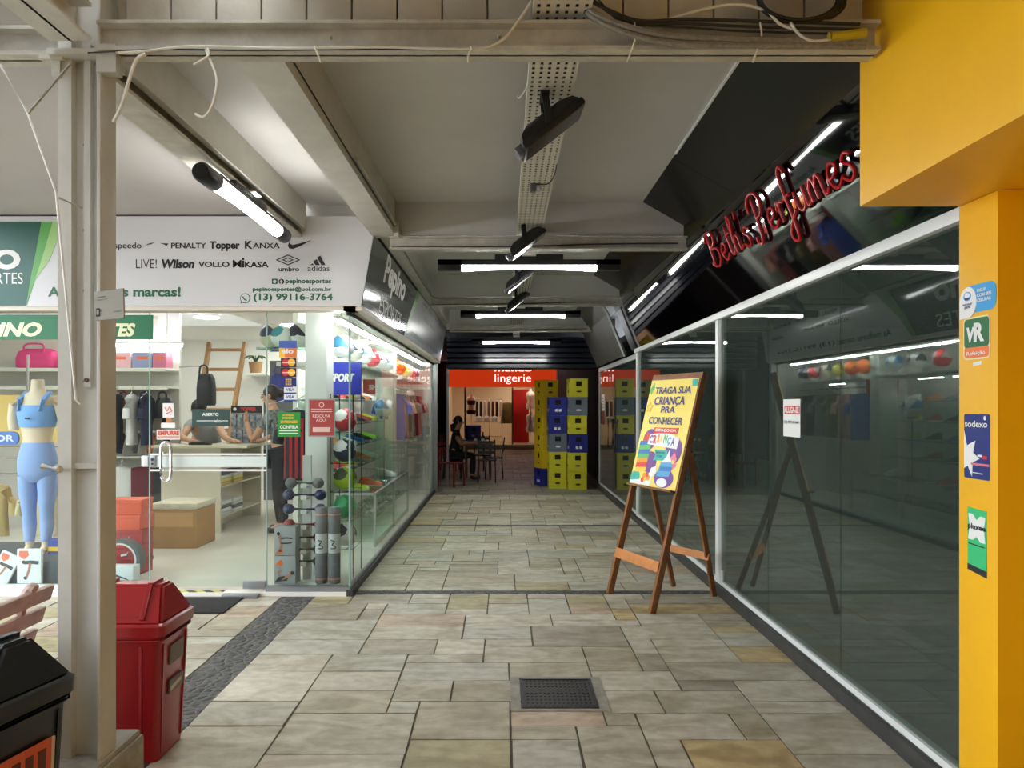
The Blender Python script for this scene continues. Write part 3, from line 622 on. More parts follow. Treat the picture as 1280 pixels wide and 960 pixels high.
# ---------------------------------------------------------------- easel
wood = M('easel_wood', (150, 92, 46), .5, noise=.3, scale=12); woodl = M('easel_rail', (206, 132, 72), .5, noise=.15, scale=10)
fA, fB, lean = Vector((.874, 6.36, 0)), Vector((1.107, 5.745, 0)), Vector((.4315, .163, 1.81))
fC, fD = Vector((1.46, 6.62, 0)), Vector((1.715, 6.27, 0))
es = thing('easel', 'wooden folding easel standing in the passage in front of the dark glass', 'easel', (1.25, 6.1, 0))
ax = (fB - fA).normalized(); n = ax.cross(lean.normalized())
for f in (fA, fB): mb = MB(wood); mb.bar(f, f + lean * 1.0, .034, .05, up=n, bevel=.003); mb.build('leg', es)
for f, g in ((fA, fC), (fB, fD)):
    mb = MB(wood); h = f + lean * .665 - n * .03; mb.bar(g, h, .03, .04, up=n, bevel=.003); mb.build('leg', es)
mb = MB(woodl); mb.bar(fA + lean * .185 + n * .03, fB + lean * .185 + n * .03, .08, .012, up=n, bevel=.002); mb.build('stretcher', es)
hC, hD = fC.lerp(fA + lean * .665, .29), fD.lerp(fB + lean * .665, .29); mb = MB(woodl); mb.bar(hC, hD + (hD - hC) * .05, .06, .012, up=n); mb.build('stretcher', es)
mb = MB(wood); mb.bar(fA + lean * .985 - ax * .02 + n * .02, fB + lean * .985 + ax * .03 + n * .02, .05, .02, up=n, bevel=.003); mb.build('top_rail', es)
mb = MB(wood); mb.bar(fA + lean * .492 + n * .045, fB + lean * .492 + n * .045, .014, .05, up=n); mb.build('ledge', es)
po = thing('poster', 'yellow child care poster with purple writing and a rainbow, on the easel', 'poster', fA.lerp(fB, .5) + lean * .5)
w, h = (fB - fA).length + .02, lean.length * .475
pl = Plane2(fA + lean * .498 + n * .03 - ax * .02, ax, lean)
pyel = M('poster_yellow', (250, 222, 110), .5); ppur = M('poster_purple', (120, 74, 150), .5); pind = M('poster_indigo', (70, 62, 130), .5)
mb = MB(pyel); mb.prism([pl.at(a, b) for a, b in ((0, 0), (w, 0), (w, h), (0, h))], -pl.n * .01, pyel); mb.build('board', po)
mb = MB(pind); q = lambda a0, a1, b0, b1: (a0 * w, a1 * w, b0 * h, b1 * h)
for s, a in (('TRAGA SUA', (.14, .9, .865, .93)), ('CRIANÇA', (.17, .82, .742, .838)), ('PRA', (.36, .66, .685, .745)), ('CONHECER', (.14, .86, .575, .645))): text(mb, s, pl, *q(*a), pind, .018)
mb.build('headline', po)
mb = MB(ppur); RB = [M('poster_c%d' % i, c, .5) for i, c in enumerate(((226, 66, 60), (246, 150, 50), (250, 208, 70), (96, 186, 96), (60, 120, 190), (126, 76, 160), (60, 178, 168), (240, 240, 238), (238, 130, 150), (86, 166, 214)))]
pg = lambda pts: [(a * w, b * h) for a, b in pts]
disc(mb, pl, .25 * w, .43 * h, .15 * w, .10 * h, ppur, .001); disc(mb, pl, .2 * w, .42 * h, .10 * w, .07 * h, RB[0], .0015)
mb.build('purple_arch', po); mb = MB(ppur)
for i, c in enumerate((4, 3, 4, 3, 1, 0, 2)):
    b = .41 - i * .042; poly(mb, pl, pg([(.04 + i * .004, b - .044), (.30, b - .03), (.31, b + .012), (.05 + i * .004, b)]), RB[c], .002 + i * .0002)
mb.build('striped_slide', po); mb = MB(ppur)
disc(mb, pl, .36 * w, .22 * h, .14 * w, .10 * h, ppur, .001); disc(mb, pl, .80 * w, .34 * h, .17 * w, .12 * h, ppur, .001); disc(mb, pl, .72 * w, .09 * h, .2 * w, .085 * h, ppur, .0012)
mb.build('purple_shape', po); mb = MB(ppur)
for a, b in ((.8, .27), (.87, .27), (.80, .22), (.88, .22), (.84, .30), (.84, .2)): disc(mb, pl, a * w, b * h, .035 * w, .024 * h, RB[8], .002)
disc(mb, pl, .84 * w, .245 * h, .025 * w, .018 * h, RB[2], .0025)
mb.build('flower', po); mb = MB(ppur)
poly(mb, pl, pg([(0, .005), (.46, .005), (.47, .09), (.55, .13), (.52, .19), (.42, .17), (.38, .07), (.2, .05), (.0, .03)]), RB[7], .0022)
mb.build('white_cloud', po); mb = MB(ppur)
disc(mb, pl, .1 * w, .07 * h, .10 * w, .06 * h, RB[6], .002); poly(mb, pl, pg([(0, .02), (.14, .02), (.18, .11), (.04, .12)]), RB[6], .0021)
for a, b, c in ((.30, .09, 1), (.36, .10, 0), (.33, .06, 2), (.40, .075, 1), (.28, .05, 0)): disc(mb, pl, a * w, b * h, .035 * w, .025 * h, RB[c], .0026)
mb.build('toy_shape', po); mb = MB(ppur)
poly(mb, pl, pg([(.56, .1), (.82, .11), (.85, .24), (.60, .23)]), RB[9], .0024); poly(mb, pl, pg([(.60, .15), (.84, .16), (.85, .20), (.61, .19)]), RB[4], .0026)
poly(mb, pl, pg([(.62, .23), (.82, .24), (.76, .29), (.73, .36), (.69, .29)]), RB[7], .0024); disc(mb, pl, .70 * w, .05 * h, .11 * w, .04 * h, RB[7], .0025)
mb.build('blue_bottle', po); mb = MB(ppur)
poly(mb, pl, pg([(.42, .24), (.68, .25), (.69, .345), (.41, .34), (.45, .29)]), RB[6], .0023); 
text(mb, 'BRINCAR', pl, *q(.46, .64, .305, .325), ink, .01, h=.004); text(mb, 'E SER', pl, *q(.49, .6, .272, .292), ink, .01, h=.004)
mb.build('teal_plaque', po); mb = MB(ppur)
poly(mb, pl, pg([(.30, .485), (.80, .495), (.82, .55), (.30, .545)]), RB[0], .0022); text(mb, 'ESPAÇO DA', pl, *q(.34, .78, .505, .535), RB[7], .02, h=.004)
mb.build('red_banner', po); mb = MB(ppur)
poly(mb, pl, pg([(.22, .385), (.86, .36), (.88, .46), (.66, .495), (.4, .49), (.24, .475)]), RB[7], .0024)
x = .25
for i, ch in enumerate('CRIANÇA'):
    dw = .05 if ch == 'I' else .085; text(mb, ch, pl, *q(x, x + dw - .012, .395 + (.01 if 1 < i < 5 else -.01 * (i > 4)), .472 + (.01 if 1 < i < 5 else -.01 * (i > 4))), (ppur, RB[0], RB[1], RB[2], RB[3], RB[9], ppur)[i], .04, h=.004); x += dw
mb.build('title', po); mb = MB(ppur)
poly(mb, pl, pg([(.0, .9), (.08, .98), (.10, .93), (.06, .86)]), RB[3], .002); mb.build('corner_ornament', po); mb = MB(ppur); poly(mb, pl, pg([(.9, .93), (.99, .93), (.99, .99), (.88, .99)]), RB[6], .002)
mb.build('corner_ornament', po); mb = MB(ppur)
star = [(.07 * (1 if i % 2 == 0 else .5) * math.cos(PI / 2 + i * PI / 5), .05 * (1 if i % 2 == 0 else .5) * math.sin(PI / 2 + i * PI / 5)) for i in range(11)]
stroke(mb, pl, [((a + .09) * w, (b + .735) * h) for a, b in star], .004, RB[1]); mb.build('star_outline', po)

# ================================================================ LAMPS
lampw = M('tube_glow', (255, 255, 252), .4, emit=TUBE)
def tube_lamp(label, c, axis='x', gap=False):
    t = thing('tube_lamp', label, 'lamp', (c[0], c[1], c[2]))
    x, y, z = c
    bx = (lambda mb, a, b, c0, c1, d0, d1, m: mb.box(x + a, x + b, y + c0, y + c1, z + d0, z + d1, m, .004)) if axis == 'x' else (lambda mb, a, b, c0, c1, d0, d1, m: mb.box(x + c0, x + c1, y + a, y + b, z + d0, z + d1, m, .004))
    e = Vector((.59, 0, 0)) if axis == 'x' else Vector((0, .59, 0)); v = Vector(c)
    mb = MB(blackm)
    if axis == 'x': bx(mb, -.80, .80, -.045, .045, .01, .06, blackm); bx(mb, -.80, -.59, -.045, .045, -.03, .06, blackm); bx(mb, .59, .80, -.045, .045, -.03, .06, blackm)
    else:
        for q in (-1, 1): mb.lathe(v + e * q, [(.05, 0), (.054, .01), (.054, .19), (.045, .21)], blackm, 18, (0, q, 0))
        mb.box(x - .03, x + .03, y - .59, y + .59, z + .032, z + .05, blackm)
    hs = mb.build('housing', t)
    mb = MB(lampw); mb.cyl(v - e + Vector((0, 0, -.005)), v + e + Vector((0, 0, -.005)), .034 if axis == 'x' else .042, lampw, seg=14); mb.build('tube', hs)
    mb = MB(blackm); bx(mb, -.3, .3, -.02, .02, .06, .11 if axis == 'x' else .10, blackm); mb.box(x - .06, x + .06, y - .05, y + .05, z + .09, (2.944 if y < 13 else 3.2) if axis == 'x' else z + .1, white); mb.build('bracket', t)
    return t
tube_lamp('nearest tube lamp hung across the passage under the cable tray', (.22, 6.75, 2.775))
tube_lamp('second tube lamp hung across the passage, behind the third steel beam', (.22, 10.25, 2.765))
tube_lamp('furthest tube lamp across the passage, before the dark shutter', (.22, 13.75, 2.70))
tl = tube_lamp('black ended tube lamp running along the left beam towards the white sign', (-1.63, 4.92, 2.815), 'y')
def floodlight(label, loc):
    t = thing('floodlight', label, 'floodlight', loc); x, y, z = loc
    rot = Matrix.Translation((x + .015, y, z)) @ Matrix.Rotation(R(-38), 4, 'Y') @ Matrix.Rotation(R(2), 4, 'X')
    mb = MB(black); mb.box(-.165, .165, -.11, .11, -.012, .02, black, .008, rot); mb.rings([[rot @ Vector((x_ * f_, y_ * f_, z_)) for x_, y_ in ((-.155, -.10), (.155, -.10), (.155, .10), (-.155, .10))] for f_, z_ in ((1, .02), (.9, .05), (.6, .075))], black, smooth=False)
    for i in range(9): mb.box(-.12 + i * .03 - .003, -.12 + i * .03 + .003, -.07, .07, .05, .082 - abs(i - 4) * .006, black, 0, rot)
    mb.box(-.19, -.15, -.04, .04, -.005, .035, M('grey_plastic', (92, 92, 94), .4), .004, rot); bd = mb.build('body', t)
    mb = MB(M('flood_glass', (96, 98, 98), .12)); mb.box(-.15, .15, -.095, .095, -.015, -.011, None, 0, rot); mb.build('lens', bd)
    mb = MB(black)
    for s in (-1, 1): mb.bar(rot @ Vector((-.02, s * .12, .01)), (x - .02, y + s * .055, z + .15), .03, .008, up=(0, 1, 0))
    mb.box(x - .04, x + .0, y - .075, y + .075, z + .145, z + .155); mb.cyl((x - .02, y, z + .15), (x - .02, y, 2.946), .006); mb.build('bracket', t)
    return t
fl = floodlight('nearest black floodlight tilted under the perforated tray', (.20, 3.42, 2.775))
fl2 = dup(fl, (.17, 5.95, 2.80), label='black floodlight under the tray right above the second beam')
fl3 = dup(fl, (.14, 7.6, 2.78), label='black floodlight hanging just behind the first tube lamp')
fl4 = dup(fl, (.16, 9.2, 2.79), label='black floodlight over the middle of the third beam')
jb = thing('junction_box', 'small grey sensor box on the underside of the cable tray', 'junction box', (.2, 4.82, 2.9))
mb = MB(M('grey_plastic')); mb.box(.165, .2, 4.79, 4.85, 2.895, 2.944, None, .004); mb.build('case', jb)
mb = MB(M('pale_lens', (196, 190, 200), .3)); mb.ell((.215, 4.82, 2.915), (.022, .028, .026), None, 10); mb.build('lens', jb)
mb = MB(M('dark_cable')); mb.tube(smooth_pts([(.2, 4.8, 2.94), (.27, 4.78, 2.935), (.3, 4.6, 2.93), (.305, 4.4, 2.95)]), .004, seg=5); mb.build('wire', jb)

# ================================================================ LEFT SHOP: SHELL
tile = M('shop_floor_tile', (222, 216, 204), .3, noise=.06, scale=2); swall = M('shop_wall', (232, 230, 226), .7); slat = M('slat_wall', (220, 216, 208), .5)
mb = MB(tile); mb.box(-6.6, -1.30, 6.36, 13.9, -.05, .05); struct(mb.build('floor', origin=(0, 0, 0)))
mb = MB(swall); mb.box(-6.6, -1.27, 6.34, 13.9, 2.75, 2.85); struct(mb.build('ceiling', origin=(0, 0, 0)))
mb = MB(swall); mb.box(-6.7, -6.6, 6.3, 13.9, 0, 2.8); struct(mb.build('wall_left', origin=(0, 0, 0)))
mb = MB(swall); mb.box(-6.6, -1.27, 13.8, 13.9, 0, 3.2); struct(mb.build('wall_rear', origin=(0, 0, 0)))
mb = MB(swall); mb.box(-5.8, -1.27, 6.33, 6.37, 2.36, 2.75); struct(mb.build('wall_left', origin=(0, 0, 0)))
mb = MB(swall); mb.box(-1.30, -1.262, 6.37, 13.8, 2.33, 2.75); struct(mb.build('wall_left', origin=(0, 0, 0)))
wt = M('white_threshold_tile', (232, 228, 218), .4)
mb = MB(wt); mb.box(-5.8, -3.0, 6.262, 6.36, 0, .05); mb.box(-2.02, -1.262, 6.262, 6.36, 0, .035); struct(mb.build('baseboard_front', origin=(0, 0, 0)))
hz = bpy.data.materials.new('hazard_stripes'); hz.use_nodes = True; nt = hz.node_tree; w_ = nt.nodes.new('ShaderNodeTexWave'); w_.bands_direction = 'DIAGONAL'; w_.inputs['Scale'].default_value = 4.5
tc = nt.nodes.new('ShaderNodeTexCoord'); rp = nt.nodes.new('ShaderNodeValToRGB'); rp.color_ramp.interpolation = 'CONSTANT'; rp.color_ramp.elements[0].color = lin((40, 40, 36)); rp.color_ramp.elements[1].position = .5; rp.color_ramp.elements[1].color = lin((196, 184, 90))
nt.links.new(tc.outputs['Object'], w_.inputs[0]); nt.links.new(w_.outputs[0], rp.inputs[0]); nt.links.new(rp.outputs[0], nt.nodes['Principled BSDF'].inputs['Base Color'])
mb = MB(wt); mb.box(-3.0, -2.02, 6.262, 6.36, 0, .03); mb.box(-3.0, -2.3, 6.28, 6.35, .03, .034, hz); struct(mb.build('trim_13', origin=(0, 0, 0)))
gal = M('grey_aluminium', (150, 152, 154), .35, metal=.6)
mb = MB(gal); mb.box(-1.95, -1.262, 6.275, 6.345, .035, .075); mb.box(-5.8, -2.91, 6.285, 6.345, .05, .085, aluw); struct(mb.build('trim_14', origin=(0, 0, 0)))
dk = M('dark_sill', (52, 50, 50), .5)
mb = MB(dk); mb.box(-1.285, -1.235, 6.26, 13.8, -.01, .05); mb.box(-1.285, -1.255, 6.28, 13.8, .05, .075, gal); struct(mb.build('trim_15', origin=(0, 0, 0)))
beige = M('header_beige', (222, 212, 198), .5)
mb = MB(beige); mb.box(-5.8, -1.2, 6.215, 6.36, 2.325, 2.362); mb.box(-1.30, -1.15, 6.215, 13.85, 2.325, 2.36); mb.box(-1.29, -1.26, 6.29, 13.8, 2.295, 2.326, dk); struct(mb.build('trim_16', origin=(0, 0, 0)))
gy = 6.30
def pane(name, a, b, c, d, z0, z1, m=GL):
    mb = MB(m); mb.box(a, b, c, d, z0, z1); return struct(mb.build(name, origin=(0, 0, 0)))
pane('window_1', -5.75, -2.912, gy, gy + .01, .085, 2.325)
pane('window_2', -1.943, -1.272, gy, gy + .01, .075, 2.325)
ys = [6.315, 7.55, 8.8, 10.05, 11.3, 12.55, 13.78]
for i in range(6): pane('window_%d' % (3 + i), -1.272, -1.262, ys[i] + .003, ys[i + 1] - .003, .075, 2.31)
d1 = pane('door_1', -2.906, -1.950, gy, gy + .01, .07, 2.32)
edge = M('glass_edge', (150, 176, 168), .2)
mb = MB(edge)
for x in (-2.909, -1.9465): mb.box(x - .0035, x + .0035, gy - .001, gy + .011, .08, 2.32)
mb.box(-1.274, -1.260, gy - .002, gy + .013, .075, 2.31); struct(mb.build('trim_17', origin=(0, 0, 0)))
fro = M('frosted_film', (216, 226, 222), .6)
mb = MB(fro); mb.box(-2.905, -1.951, gy - .002, gy, 1.052, 1.14); mb.box(-2.905, -1.951, gy - .002, gy, 1.148, 1.164, wht); mb.box(-2.905, -1.951, gy - .002, gy, 1.018, 1.034, wht); mb.build('film_band', d1)
mb = MB(chrome); hy = gy - .05; mb.tube(smooth_pts([(-2.79, hy, 1.0), (-2.79, hy, 1.2), (-2.775, hy, 1.245), (-2.75, hy, 1.258), (-2.725, hy, 1.245), (-2.71, hy, 1.2), (-2.71, hy, 1.0), (-2.725, hy, .955), (-2.75, hy, .942), (-2.775, hy, .955)], 4, True), .0125, seg=8, closed=True); mb.cyl((-2.79, gy, 1.17), (-2.79, hy, 1.17), .009); mb.cyl((-2.79, gy, 1.03), (-2.79, hy, 1.03), .009); mb.build('handle', d1)
mb = MB(gal); mb.box(-2.905, -2.85, gy - .015, gy + .02, 1.055, 1.145, None, .008); mb.cyl((-2.877, gy - .02, 1.115), (-2.877, gy - .01, 1.115), .012, ink); mb.cyl((-2.877, gy - .02, 1.08), (-2.877, gy - .01, 1.08), .009, ink)
mb.box(-2.97, -2.914, gy - .015, gy + .02, 1.055, 1.145, aluw, .008); mb.build('lock', d1)
mb = MB(gal); mb.box(-2.14, -1.955, gy - .012, gy + .022, .055, .115, None, .003); mb.build('patch_fitting', d1)
mb = MB(M('door_mat', (44, 42, 42), .95, noise=.2, scale=40, bump=.4)); mb.box(-3.15, -2.1, 5.74, 6.2, 0, .012, None, .004)
tag(mb.build('door_mat'), 'black door mat lying before the glass shop door', 'door mat')
mb = MB(gal); mb.box(-2.28, -1.99, 6.19, 6.26, .0, .028, None, .003); tag(mb.build('threshold_plate'), 'grey metal threshold plate at the foot of the glass door', 'threshold')

# ---------------------------------------------------------------- front sign
FY = 6.2
fx = lambda u: (u - VU) * FY / F
fz = lambda v: EYE - (v - VV) * FY / F
pl = Plane2((0, FY, 0), (1, 0, 0), (0, 0, 1)); K = FY / F
signw = M('sign_white', (212, 211, 213), .35); teal = M('sign_teal', (40, 92, 80), .35); lg1 = M('sign_green', (96, 170, 84), .35); lg2 = M('sign_light_green', (164, 204, 130), .35); gtx = M('sign_dark_green', (18, 96, 58), .4); stx = M('sign_black', (24, 24, 26), .4)
ss = thing('shop_sign', 'long white sports shop sign with sportswear logos above the lit window', 'sign', (-3, 6.25, 2.36))
mb = MB(signw); mb.prism([(-5.8, FY, 2.362), (-1.155, FY, 2.362), (-1.03, FY, 3.085), (-5.8, FY, 3.085)], (0, .12, 0), signw); mb.build('panel', ss)
mb = MB(teal); T = lambda pts: [(fx(u), fz(v)) for u, v in pts]
poly(mb, pl, T([(-250, 277), (52, 277), (46, 310), (39, 345), (33, 382), (-250, 382)]), teal, .0, .002)
poly(mb, pl, T([(52, 277), (66, 277), (56, 312), (44, 350), (33, 382), (39, 345), (46, 310)]), lg1, .0, .0025)
poly(mb, pl, T([(66, 277), (73, 277), (72, 300), (62, 325), (44, 350), (56, 312)]), lg2, .0, .0024); mb.build('green_panel', ss)
def ft(mb, s, u0, u1, v0, v1, m, bold=0, shear=0, h=.002): text(mb, s, pl, fx(u0), fx(u1), fz(v1), fz(v0), m, bold, shear, h)
def fp(mb, pts, m, h=.002): poly(mb, pl, T(pts), m, h)
mb = MB(wht); ft(mb, 'PEPINO', -112, 26, 312, 337, wht, .05, h=.004); ft(mb, 'ESPORTES', -42, 29, 341, 355, wht, 0, h=.004); mb.build('shop_name', ss)
mb = MB(stx); ft(mb, 'speedo', 143, 177, 303, 313, stx, .01); fp(mb, [(178, 309), (186, 304.5), (193, 303), (187, 306.5), (189, 305), (183, 306.5)], stx); mb.build('logo', ss)
mb = MB(stx); ft(mb, 'PENALTY', 214, 258, 303.5, 310.5, stx, .025); fp(mb, [(200, 304), (211, 304.5), (208, 307.5), (206, 306)], stx); mb.build('logo', ss)
mb = MB(stx); ft(mb, 'Topper', 262, 300, 301.5, 314, stx, .045); rect(mb, pl, fx(262), fx(271), fz(303.5), fz(302), stx); mb.build('logo', ss)
mb = MB(stx); ft(mb, 'K', 306, 316, 301, 311, stx, .04); ft(mb, 'ANXA', 316, 350, 303.5, 310.5, stx, .02); mb.build('logo', ss)
mb = MB(stx); fp(mb, [(390, 300), (375, 308), (366, 311.3), (361.5, 310.5), (359.8, 307), (361.5, 303), (363, 301), (362.8, 304.5), (365.5, 306.2), (372, 305)], stx); mb.build('logo', ss)
mb = MB(stx); ft(mb, 'LIVE!', 170, 196, 324, 335.5, stx, -.005); mb.build('logo', ss)
mb = MB(stx); ft(mb, 'Wilson', 202, 243, 324, 335.5, stx, .045, .15); mb.build('logo', ss)
mb = MB(stx); ft(mb, 'VOLLO', 248, 287, 327, 334, stx, .03); mb.build('logo', ss)
mb = MB(stx); ft(mb, 'M', 291, 302, 325, 334.5, stx, .008); ft(mb, 'i', 302.5, 305.5, 322.5, 334.5, stx, .03); ft(mb, 'KASA', 306, 336, 327, 334.5, stx, .035); mb.build('logo', ss)
def dia(mb, cx, cy, rx, ry, wd, m):
    s = rx / ry
    for q in range(4):
        a = [(cx + rx, cy), (cx, cy - ry), (cx - rx, cy), (cx, cy + ry), (cx + rx, cy)]; b = [(cx + rx - wd * 2, cy), (cx, cy - ry + wd), (cx - rx + wd * 2, cy), (cx, cy + ry - wd), (cx + rx - wd * 2, cy)]
        fp(mb, [a[q], a[q + 1], b[q + 1], b[q]], m)
mb = MB(stx); dia(mb, 360, 325, 15.5, 6.8, 1.3, stx); dia(mb, 360, 325, 7.5, 3.1, 1.2, stx); ft(mb, 'umbro', 348.5, 374, 333.5, 339.3, stx, .02); mb.build('logo', ss)
mb = MB(stx)
fp(mb, [(387, 331.5), (391, 329.4), (392.5, 331.5)], stx); fp(mb, [(391.5, 326.5), (396, 324), (400, 331.5), (394.5, 331.5)], stx); fp(mb, [(396.3, 321.8), (400.5, 319.6), (407, 331.5), (401.8, 331.5)], stx)
ft(mb, 'adidas', 384.5, 412, 332, 339, stx, .005); mb.build('logo', ss)
mb = MB(gtx); ft(mb, 'As melhores marcas!', 60, 226, 358.5, 371, gtx, .035); mb.build('slogan', ss)
mb = MB(gtx); ft(mb, 'pepinoesportes', 357, 414, 348.5, 356, gtx, .035); ft(mb, 'pepinoesportes@uol.com.br', 316, 414, 358.5, 365.5, gtx, .035); ft(mb, '(13) 99116-3764', 317, 416, 366.5, 378, gtx, .03)
rect(mb, pl, fx(340), fx(347), fz(355), fz(348.5), gtx); disc(mb, pl, fx(343.5), fz(352), 2 * K, 2 * K, signw, .0045); disc(mb, pl, fx(352), fz(352), 3.4 * K, 3.4 * K, ink); rect(mb, pl, fx(351), fx(352.6), fz(355), fz(350), signw, .0045); rect(mb, pl, fx(350), fx(353.6), fz(352.4), fz(351.6), signw, .0045)
disc(mb, pl, fx(306.5), fz(373), 6.3 * K, 6.3 * K, gtx); disc(mb, pl, fx(306.5), fz(373), 5.4 * K, 5.4 * K, signw, .0045); fp(mb, [(300.5, 379.5), (302, 375), (305, 378)], gtx); stroke(mb, pl, [(fx(304), fz(370.5)), (fx(304.5), fz(372.5)), (fx(306.5), fz(375)), (fx(309), fz(375.5))], 1.5 * K, gtx, .006); mb.build('contact_line', ss)
# lower green banner inside the window head
bn = thing('banner', 'green banner with cream italic shop name hung under the white sign', 'banner', (-3.8, 6.28, 2.1))
bgm = M('banner_green', (0, 108, 62), .4); bcr = M('banner_cream', (232, 236, 190), .4)
mb = MB(bgm); mb.box(-5.7, fx(187), FY + .06, FY + .066, fz(423.5), fz(392.5)); mb.build('cloth', bn)
pl2 = Plane2((0, FY + .058, 0), (1, 0, 0), (0, 0, 1))
mb = MB(bcr); text(mb, 'PEPINO', pl2, fx(-54), fx(47), fz(420), fz(402), bcr, .05, .25, .0); text(mb, 'ESPORTES', pl2, fx(70), fx(165), fz(420), fz(403), bcr, .05, .25, .0); mb.build('lettering', bn)
# ---------------------------------------------------------------- passage-side sign
cs = thing('shop_sign', 'sloping shop sign along the left of the passage, dark then pale grey', 'sign', (-1.1, 10, 2.36))
up = Vector((.125, 0, .70)); pc2 = Plane2((-1.155, 0, 2.362), (0, 1, 0), up); H = up.length
gloss = M('sign_gloss_dark', (38, 58, 58), .12, coat=.5); glw = M('sign_gloss_pale', (226, 229, 234), .25, coat=.4)
mb = MB(glw); mb.prism([pc2.at(6.22, 0), pc2.at(13.9, 0), pc2.at(13.9, H), pc2.at(6.22, H)], (-.03, 0, 0), glw); mb.build('panel', cs)
mb = MB(gloss); poly(mb, pc2, [(6.22, .003), (8.85, .003), (9.0, .25), (9.4, H - .003), (6.22, H - .003)], gloss, .0, .003); poly(mb, pc2, [(8.85, .003), (8.95, .003), (9.15, .25), (9.75, H - .003), (9.4, H - .003), (9.0, .25)], lg1, 0, .003); mb.build('dark_panel', cs)
mb = MB(wht); text(mb, 'Pepino', pc2, 6.95, 8.35, .25, .58, wht, .04, 0, .004); text(mb, 'ESPORTES', pc2, 7.0, 8.4, .05, .20, wht, 0, 0, .004); mb.build('lettering', cs)
mb = MB(stx)
for s, a, b, c, d in (('speedo', 10.0, 10.6, .52, .58), ('PENALTY', 10.75, 11.5, .52, .58), ('Topper', 11.65, 12.3, .51, .59), ('KANXA', 12.5, 13.3, .52, .58), ('VOLLO', 10.4, 11.1, .36, .42), ('MIKASA', 11.25, 12.0, .36, .42), ('adidas', 12.9, 13.4, .34, .4)): text(mb, s, pc2, a, b, c, d, stx, .02, 0, .002)
text(mb, '(13) 99116-3764', pc2, 11.0, 13.3, .06, .14, stx, .02, 0, .002); text(mb, 'As melhores marcas!', pc2, 9.4, 10.9, .06, .15, gtx, .02, 0, .002); mb.build('print', cs)

# ---------------------------------------------------------------- stickers on the shop glass
GYp = gy - .003; gp = Plane2((0, GYp, 0), (1, 0, 0), (0, 0, 1)); gx_ = lambda u: (u - VU) * GYp / F; gz_ = lambda v: EYE - (v - VV) * GYp / F
def gst(label, u0, u1, v0, v1, m, name='sticker'):
    t = thing(name, label, 'sticker', (gx_((u0 + u1) / 2), GYp, gz_(v1)))
    mb = MB(m); rect(mb, gp, gx_(u0), gx_(u1), gz_(v1), gz_(v0), m, 0); mb.build('backing', t); return t
def gt(mb, s, u0, u1, v0, v1, m, bold=.02, h=.003): text(mb, s, gp, gx_(u0), gx_(u1), gz_(v1), gz_(v0), m, bold, 0, h)
def gr(mb, u0, u1, v0, v1, m, h=.002): rect(mb, gp, gx_(u0), gx_(u1), gz_(v1), gz_(v0), m, h)
yl = M('print_yellow', (246, 190, 50), .5)
t = gst('blue and orange card sticker reading elo, topmost of the column on the glass', 349, 371, 426, 447, M('print_elo', (228, 120, 50), .5)); mb = MB(blu); gr(mb, 349, 371, 426, 435, M('print_elo_blue', (70, 96, 176), .5)); gr(mb, 349, 356, 435, 447, yl, .0015); mb.build('colour_band', t); mb = MB(wht); gt(mb, 'elo', 352, 367, 436, 442, wht, .04); mb.build('lettering', t)
for i, v in enumerate((447.5, 460)):
    t = gst(('upper of the two dark card stickers with red and orange discs', 'lower of the two dark card stickers with red and orange discs')[i], 351, 370.5, v, v + 11.5, M('print_darkred', (60, 20, 40), .5)); mb = MB(red); K2 = GYp / F
    disc(mb, gp, gx_(357), gz_(v + 5.5), 4.6 * K2, 4.6 * K2, red, .002); disc(mb, gp, gx_(364.5), gz_(v + 5.5), 4.6 * K2, 4.6 * K2, yl, .0025); gt(mb, 'mastercard', 352.5, 369, v + 4.5, v + 6.5, wht, .03, .004); mb.build('emblem', t)
t = gst('dark blue card sticker with a gold square, above the white and blue pair', 351, 370.5, 472, 483, nav); mb = MB(yl)
for i in range(3):
    for j in range(3): gr(mb, 357 + i * 2.7, 359 + i * 2.7, 473.5 + j * 2.9, 475.6 + j * 2.9, M('print_gold', (214, 166, 92), .5))
mb.build('emblem', t)
for i, v in enumerate((484, 493)):
    t = gst(('upper of the two white and blue card stickers reading VISA', 'lower of the two white and blue card stickers reading VISA')[i], 355, 370.5, v, v + 8.4, wht); mb = MB(nav); gr(mb, 355, 370.5, v + 6.6, v + 8.4, M('print_visa', (30, 74, 160), .5)); gt(mb, 'VISA', 357.5, 368, v + 1.2, v + 5, M('print_visa'), .03); mb.build('lettering', t)
t = gst('bright green square notice with yellow heading on the shop glass', 347, 375.5, 515, 546, M('print_bright_green', (30, 146, 44), .5)); mb = MB(yl)
for s, a, b, c, d, m in (('SORRIA', 353, 368, 518, 520, yl), ('JOGOS DE', 353, 367, 521, 524.5, yl), ('ENTIDADES', 351, 372, 525.5, 529, yl), ('CONFIRA', 350, 373, 531.5, 536, wht)): gt(mb, s, a, b, c, d, m, .03)
gr(mb, 349, 373, 538, 539, wht); gr(mb, 349, 373, 541, 542, wht); mb.build('lettering', t)
t = gst('dull red notice with pale border fixed to the glass before the white column', 385.5, 419, 498.5, 546, M('print_frame', (150, 156, 150), .5)); mb = MB(M('print_dull_red', (166, 62, 58), .5)); gr(mb, 387, 417.5, 500, 544.5, M('print_dull_red'), .0015); mb.build('panel', t)
mb = MB(wht); K2 = GYp / F; disc(mb, gp, gx_(402), gz_(506), 3.4 * K2, 3.4 * K2, M('print_pale', (226, 190, 180), .5)); disc(mb, gp, gx_(402), gz_(506), 2.2 * K2, 2.2 * K2, M('print_dull_red'), .0045)
